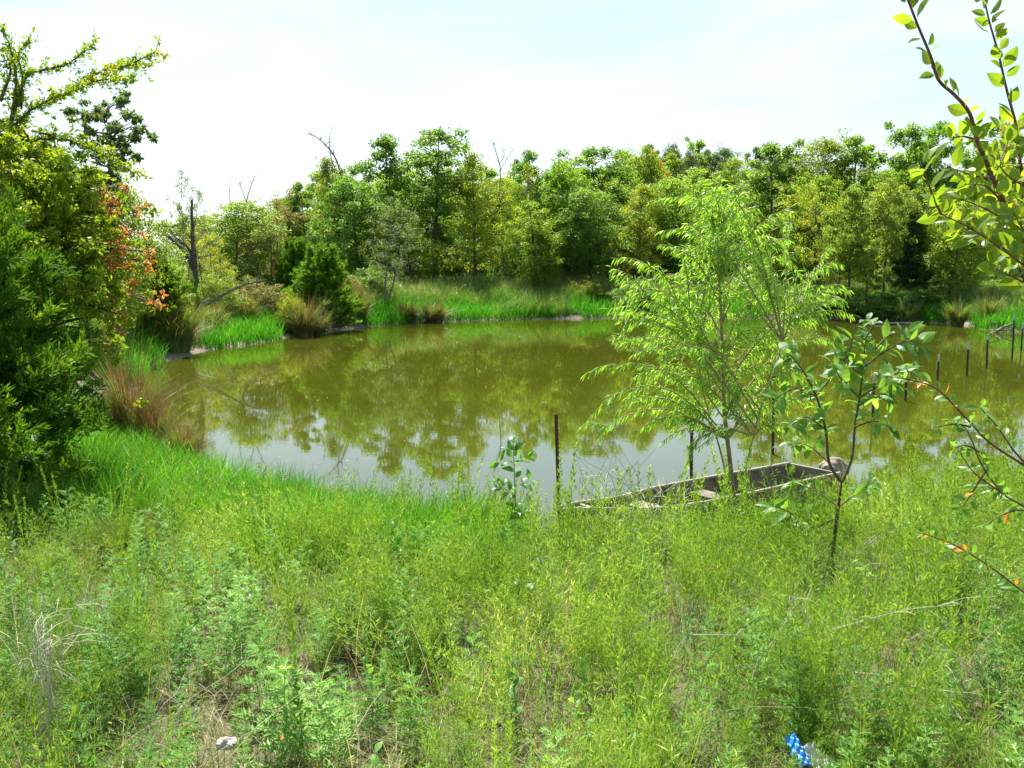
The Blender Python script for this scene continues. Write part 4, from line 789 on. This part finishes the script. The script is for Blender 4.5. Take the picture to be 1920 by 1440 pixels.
bare_ = ((n2 < -.72) & (y < 3.8)) | (np.hypot(x - LIT[0], y - LIT[1]) < .08)
boatz = (x > -.3) & (x < 3.3) & (y > 6.7)
hum = np.where(boatz, np.where((x > 1.3) & (x < 2.9), .66, .5), np.where((x > 3.3) & (y > 7.5), .6, 1)) * (1 + .38 * nzf(x, y, 4.1, 1.3)) * np.clip(.8 + y * .04, .8, 1.1); bare_ = bare_ | (nzf(x, y, 5.3, .2) < -.72)
def st_layer(name, protos, mask, mat, lab, sc=(.7, 1.15), dens=1.0, tilt=.14):
    ii = np.where(mask & (rng.random(len(mask)) < dens))[0]; m = MB()
    for k, pr in enumerate(protos):
        jj = ii[k::len(protos)]; stamp(m, pr, np.stack([x[jj], y[jj], z[jj] - .02], -1), rng.uniform(0, 6.28, len(jj)), rng.uniform(*sc, len(jj)) * hum[jj], tilt)
    o = m.build(name, M[mat]); tag(o, lab, 'weeds', kind='stuff'); return o
st_layer('ragweed_cover', RAG, ragm & ~bare_, 'rag', 'pale feathery ragweed covering the near bank', (.45, .95))
st_layer('feathery_weeds', FEA, (feam | (ragm & (n2 > .3))) & ~bare_, 'fea', 'fine yellow-green feathery weeds in the foreground', (.6, 1.15))
st_layer('plume_weeds', PLU, plum | (lush & (n2 > .8) & (x > -1.5)), 'plu', 'upright leafy weeds along the near shore', (.65, 1.15))
# shore weeds at right and centre, dense
xs_, ys_ = scatter(2600, -.5, 9.5, 7.6, 14); dd_ = sdist(xs_, ys_); ok = (dd_ > .05) & (dd_ < 2.2) & inview(xs_, ys_) & ~((xs_ > .2) & (xs_ < 3.3) & (ys_ > 7.3)); x2, y2 = xs_[ok], ys_[ok]; m = MB()
for k, pr in enumerate(PLU): stamp(m, pr, gzP(x2[k::3], y2[k::3]), rng.uniform(0, 6.28, len(x2[k::3])), rng.uniform(.6, 1.1, len(x2[k::3])) * np.where(x2[k::3] > 3.2, .55, 1), .12)
tag(m.build('shore_weeds', M['plu']), 'leafy green weeds standing along the waterline', 'weeds', kind='stuff')
# lush grass near shore
xg, yg = scatter(150000, -8, 3.2, 5.2, 15.5); dg = sdist(xg, yg); hl = nzf(xg, yg, 2.1, 1)
ok = inview(xg, yg) & (dg > -.12) & (((xg < -.1 + .3 * hl) & (dg < 3.3 + .6 * hl)) | ((xg > .7) & (dg < 2.1))) & ~((xg > .6) & (dg < .25))
xg, yg, dg = xg[ok], yg[ok], dg[ok]; m = MB(); Hh = np.where((xg > .3) & (yg > 7), .6, 1) * rng.uniform(.18, .54, len(xg)) * (1 + .25 * nzf(xg, yg, 3.7, .4)) * (1.05 - .35 * (dg < .1)); blades(m, gzP(xg, yg) * np.array((1, 1, 1)), Hh, rng.uniform(.15, .8, len(xg)), .0115, 3)
V = m.V[0]; tag(m.build('lush_shore_grass', M['marsh']), 'lush bright green grass along the near left shore', 'grass', kind='stuff')
# undergrowth + dry thatch through the whole foreground
xg, yg = scatter(210000, -7, 8, 2.0, 13); dg = sdist(xg, yg); ok = inview(xg, yg, .5) & (dg > .1) & (rng.random(len(xg)) < np.clip(1.3 - yg * .1, .3, 1)); xg, yg = xg[ok], yg[ok]; k = len(xg) // 2
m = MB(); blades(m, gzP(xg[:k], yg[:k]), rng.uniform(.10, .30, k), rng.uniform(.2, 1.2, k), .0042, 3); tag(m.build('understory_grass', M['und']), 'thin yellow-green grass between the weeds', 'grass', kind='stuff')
k2 = len(xg) - k; m = MB(); nn = nzf(xg[k:], yg[k:], 1.9, 2.2); hh = rng.uniform(.05, .22, k2) * np.where((nn < 0) | (yg[k:] < 3.6), 1, .4); blades(m, gzP(xg[k:], yg[k:]), hh, rng.uniform(.6, 3.0, k2), .0028, 3); tag(m.build('dry_thatch', M['dry']), 'dry tan grass lying between the weeds', 'dry grass', kind='stuff')
# far and left bank grass
def bank(n, x0, x1, y0, y1, cond, H, W, mat, name, lab, lean=(.15, .7)):
    xx, yy = scatter(n, x0, x1, y0, y1); d_ = sdist(xx, yy); ok = cond(xx, yy, d_) & inview(xx, yy, 2); xx, yy, d_ = xx[ok], yy[ok], d_[ok]; m = MB(); k = len(xx)
    blades(m, gzP(xx, yy), rng.uniform(H[0], H[1], k) * (1 + .25 * nzf(xx, yy, .8)), rng.uniform(*lean, k), W, 3); tag(m.build(name, M[mat]), lab, 'grass', kind='stuff')
f1 = lambda s, p: (lambda a, b: nzf(a, b, s, p))
bank(420000, -16, 28, 20, 50, lambda a, b, d_: (b > 20) & (d_ > -.06 + .5 * (nzf(a, b, .9, 3) > .35)) & (d_ < 2.9 + .6 * nzf(a, b, .7)) & ((nzf(a, b, .45, 1) > -.3) | ((a > -3) & (a < 9))), (.3, .8), .022, 'marsh', 'bright_bank_grass', 'bright green grass along the far and left shore')
bank(420000, -18, 30, 20, 54, lambda a, b, d_: (b > 20) & (d_ > .25 + 1.7 * (nzf(a, b, .45, 1) > -.3)) & (d_ < 8), (.55, 1.15), .022, 'mead', 'tall_meadow_grass', 'tall pale green meadow grass on the bank below the trees', (.2, .9))
bank(14000, -16, 30, 18, 52, lambda a, b, d_: (d_ > 2.4) & (d_ < 6) & (nzf(a, b, .6, 4) > .2), (.8, 1.5), .02, 'dry', 'dry_bank_grass', 'dry tan grass heads on the far bank', (.2, .8))
bank(9000, -14, 30, 18, 50, lambda a, b, d_: (b > 16) & (d_ > .02) & (d_ < .7), (.04, .12), .02, 'dry', 'shore_thatch', 'dry grass bits on the muddy rim of the pond', (.3, 1.5))
bank(60000, -60, 70, 48, 110, lambda a, b, d_: d_ > 7, (.5, 1.3), .08, 'oak', 'forest_undergrowth', 'low green undergrowth on the floor of the wood', (.2, .9))
# floating bits
n = 2600; xf, yf = scatter(n, -9, 14, 9.5, 34); df = sdist(xf, yf); ok = (df < -.15) & (rng.random(n) < np.where(df > -2.5, .9, .3)); xf, yf = xf[ok], yf[ok]; n = len(xf)
m = MB(); az = rng.uniform(0, 6.28, n); s = rng.uniform(.015, .065, n); leaves4(m, np.stack([xf, yf, np.full(n, .006)], -1), np.stack([np.cos(az), np.sin(az), 0 * az], -1), np.tile([[0, .02, 1.]], (n, 1)), s, s * .4, 0, fold=.04)
tag(m.build('floating_leaves', M['dry']), 'scattered small pale leaves floating on the pond', 'leaves', kind='stuff')


# long pale stems through the foreground
n = 2600; xs3, ys3 = scatter(n, -6, 7, 2.4, 9.5); d3 = sdist(xs3, ys3); ok = inview(xs3, ys3, .3) & (d3 > .5) & ((nzf(xs3, ys3, 1.6, 4) > -.2)) & (np.hypot(xs3 - LIT[0], ys3 - LIT[1]) > .3); xs3, ys3 = xs3[ok], ys3[ok]; n = len(xs3); m = MB()
blades(m, gzP(xs3, ys3), rng.uniform(.25, .62, n), rng.uniform(.1, 1.4, n), .0042, 5); tag(m.build('dry_stems', M['dry']), 'long pale dry stems sticking out of the weeds', 'dry grass', kind='stuff')
n = 9000; xs3, ys3 = scatter(n, -6, 8, 2.4, 9.5); d3 = sdist(xs3, ys3); ok = inview(xs3, ys3, .3) & (d3 > .3) & (nzf(xs3, ys3, 1.3, 2.6) > .1) & (np.hypot(xs3 - LIT[0], ys3 - LIT[1]) > .3); xs3, ys3 = xs3[ok], ys3[ok]; n = len(xs3); m = MB()
blades(m, gzP(xs3, ys3), rng.uniform(.2, .5, n), rng.uniform(.2, 1.2, n), .007, 4); tag(m.build('broad_grass', M['marsh']), 'broad fresh green grass blades mixed in the weeds', 'grass', kind='stuff')

# low broad-leaved herbs and small flower heads
def p_broad(seed):
    global rng
    k_ = rng; rng = np.random.default_rng(seed); m = MB(); H = .3; top = np.array((.03, .02, H)); leaves4(m, np.zeros((1, 3)), top[None], rdirs(1), H, .006, 0); n = 16
    t = np.linspace(.15, 1, n); a = np.arange(n) * 2.4; D = nrm(np.stack([np.cos(a), np.sin(a), .35 + t], -1)); leaves_long(m, top * t[:, None], D, np.tile([[0, 0, 1.]], (n, 1)) + rng.normal(0, .3, (n, 3)), .055 * rng.uniform(.6, 1.2, n), .024, OV, droop=.3)
    rng = k_; return protoarr(m)
n = 700; xs3, ys3 = scatter(n, -6, 8, 2.5, 9.5); d3 = sdist(xs3, ys3); ok = inview(xs3, ys3, .3) & (d3 > .3) & (np.hypot(xs3 - LIT[0], ys3 - LIT[1]) > .3) & ((nzf(xs3, ys3, 1.9, 5) > .0) | (rng.random(n) < .15)); xs3, ys3 = xs3[ok], ys3[ok]; m = MB()
for k, pr in enumerate((p_broad(31), p_broad(32))): stamp(m, pr, gzP(xs3[k::2], ys3[k::2]), rng.uniform(0, 6.28, len(xs3[k::2])), rng.uniform(.5, 1.25, len(xs3[k::2])), .2)
tag(m.build('broadleaf_herbs', M['sap']), 'low broad-leaved herbs scattered in the foreground weeds', 'weeds', kind='stuff')
n = 2600; xs3, ys3 = scatter(n, -5, 6, 2.4, 7.5); ok = inview(xs3, ys3, .3) & (nzf(xs3, ys3, 1.7, 6) > .35); P = gzP(xs3[ok], ys3[ok]); n = len(P); P[:, 2] += rng.uniform(.1, .4, n); m = MB()
s_ = rng.uniform(.008, .022, n); leaves4(m, P, rdirs(n), rdirs(n), s_, s_ * .6); tag(m.build('turning_leaflets', M['tan']), 'small yellow and tan dead leaflets among the weeds', 'leaves', kind='stuff')
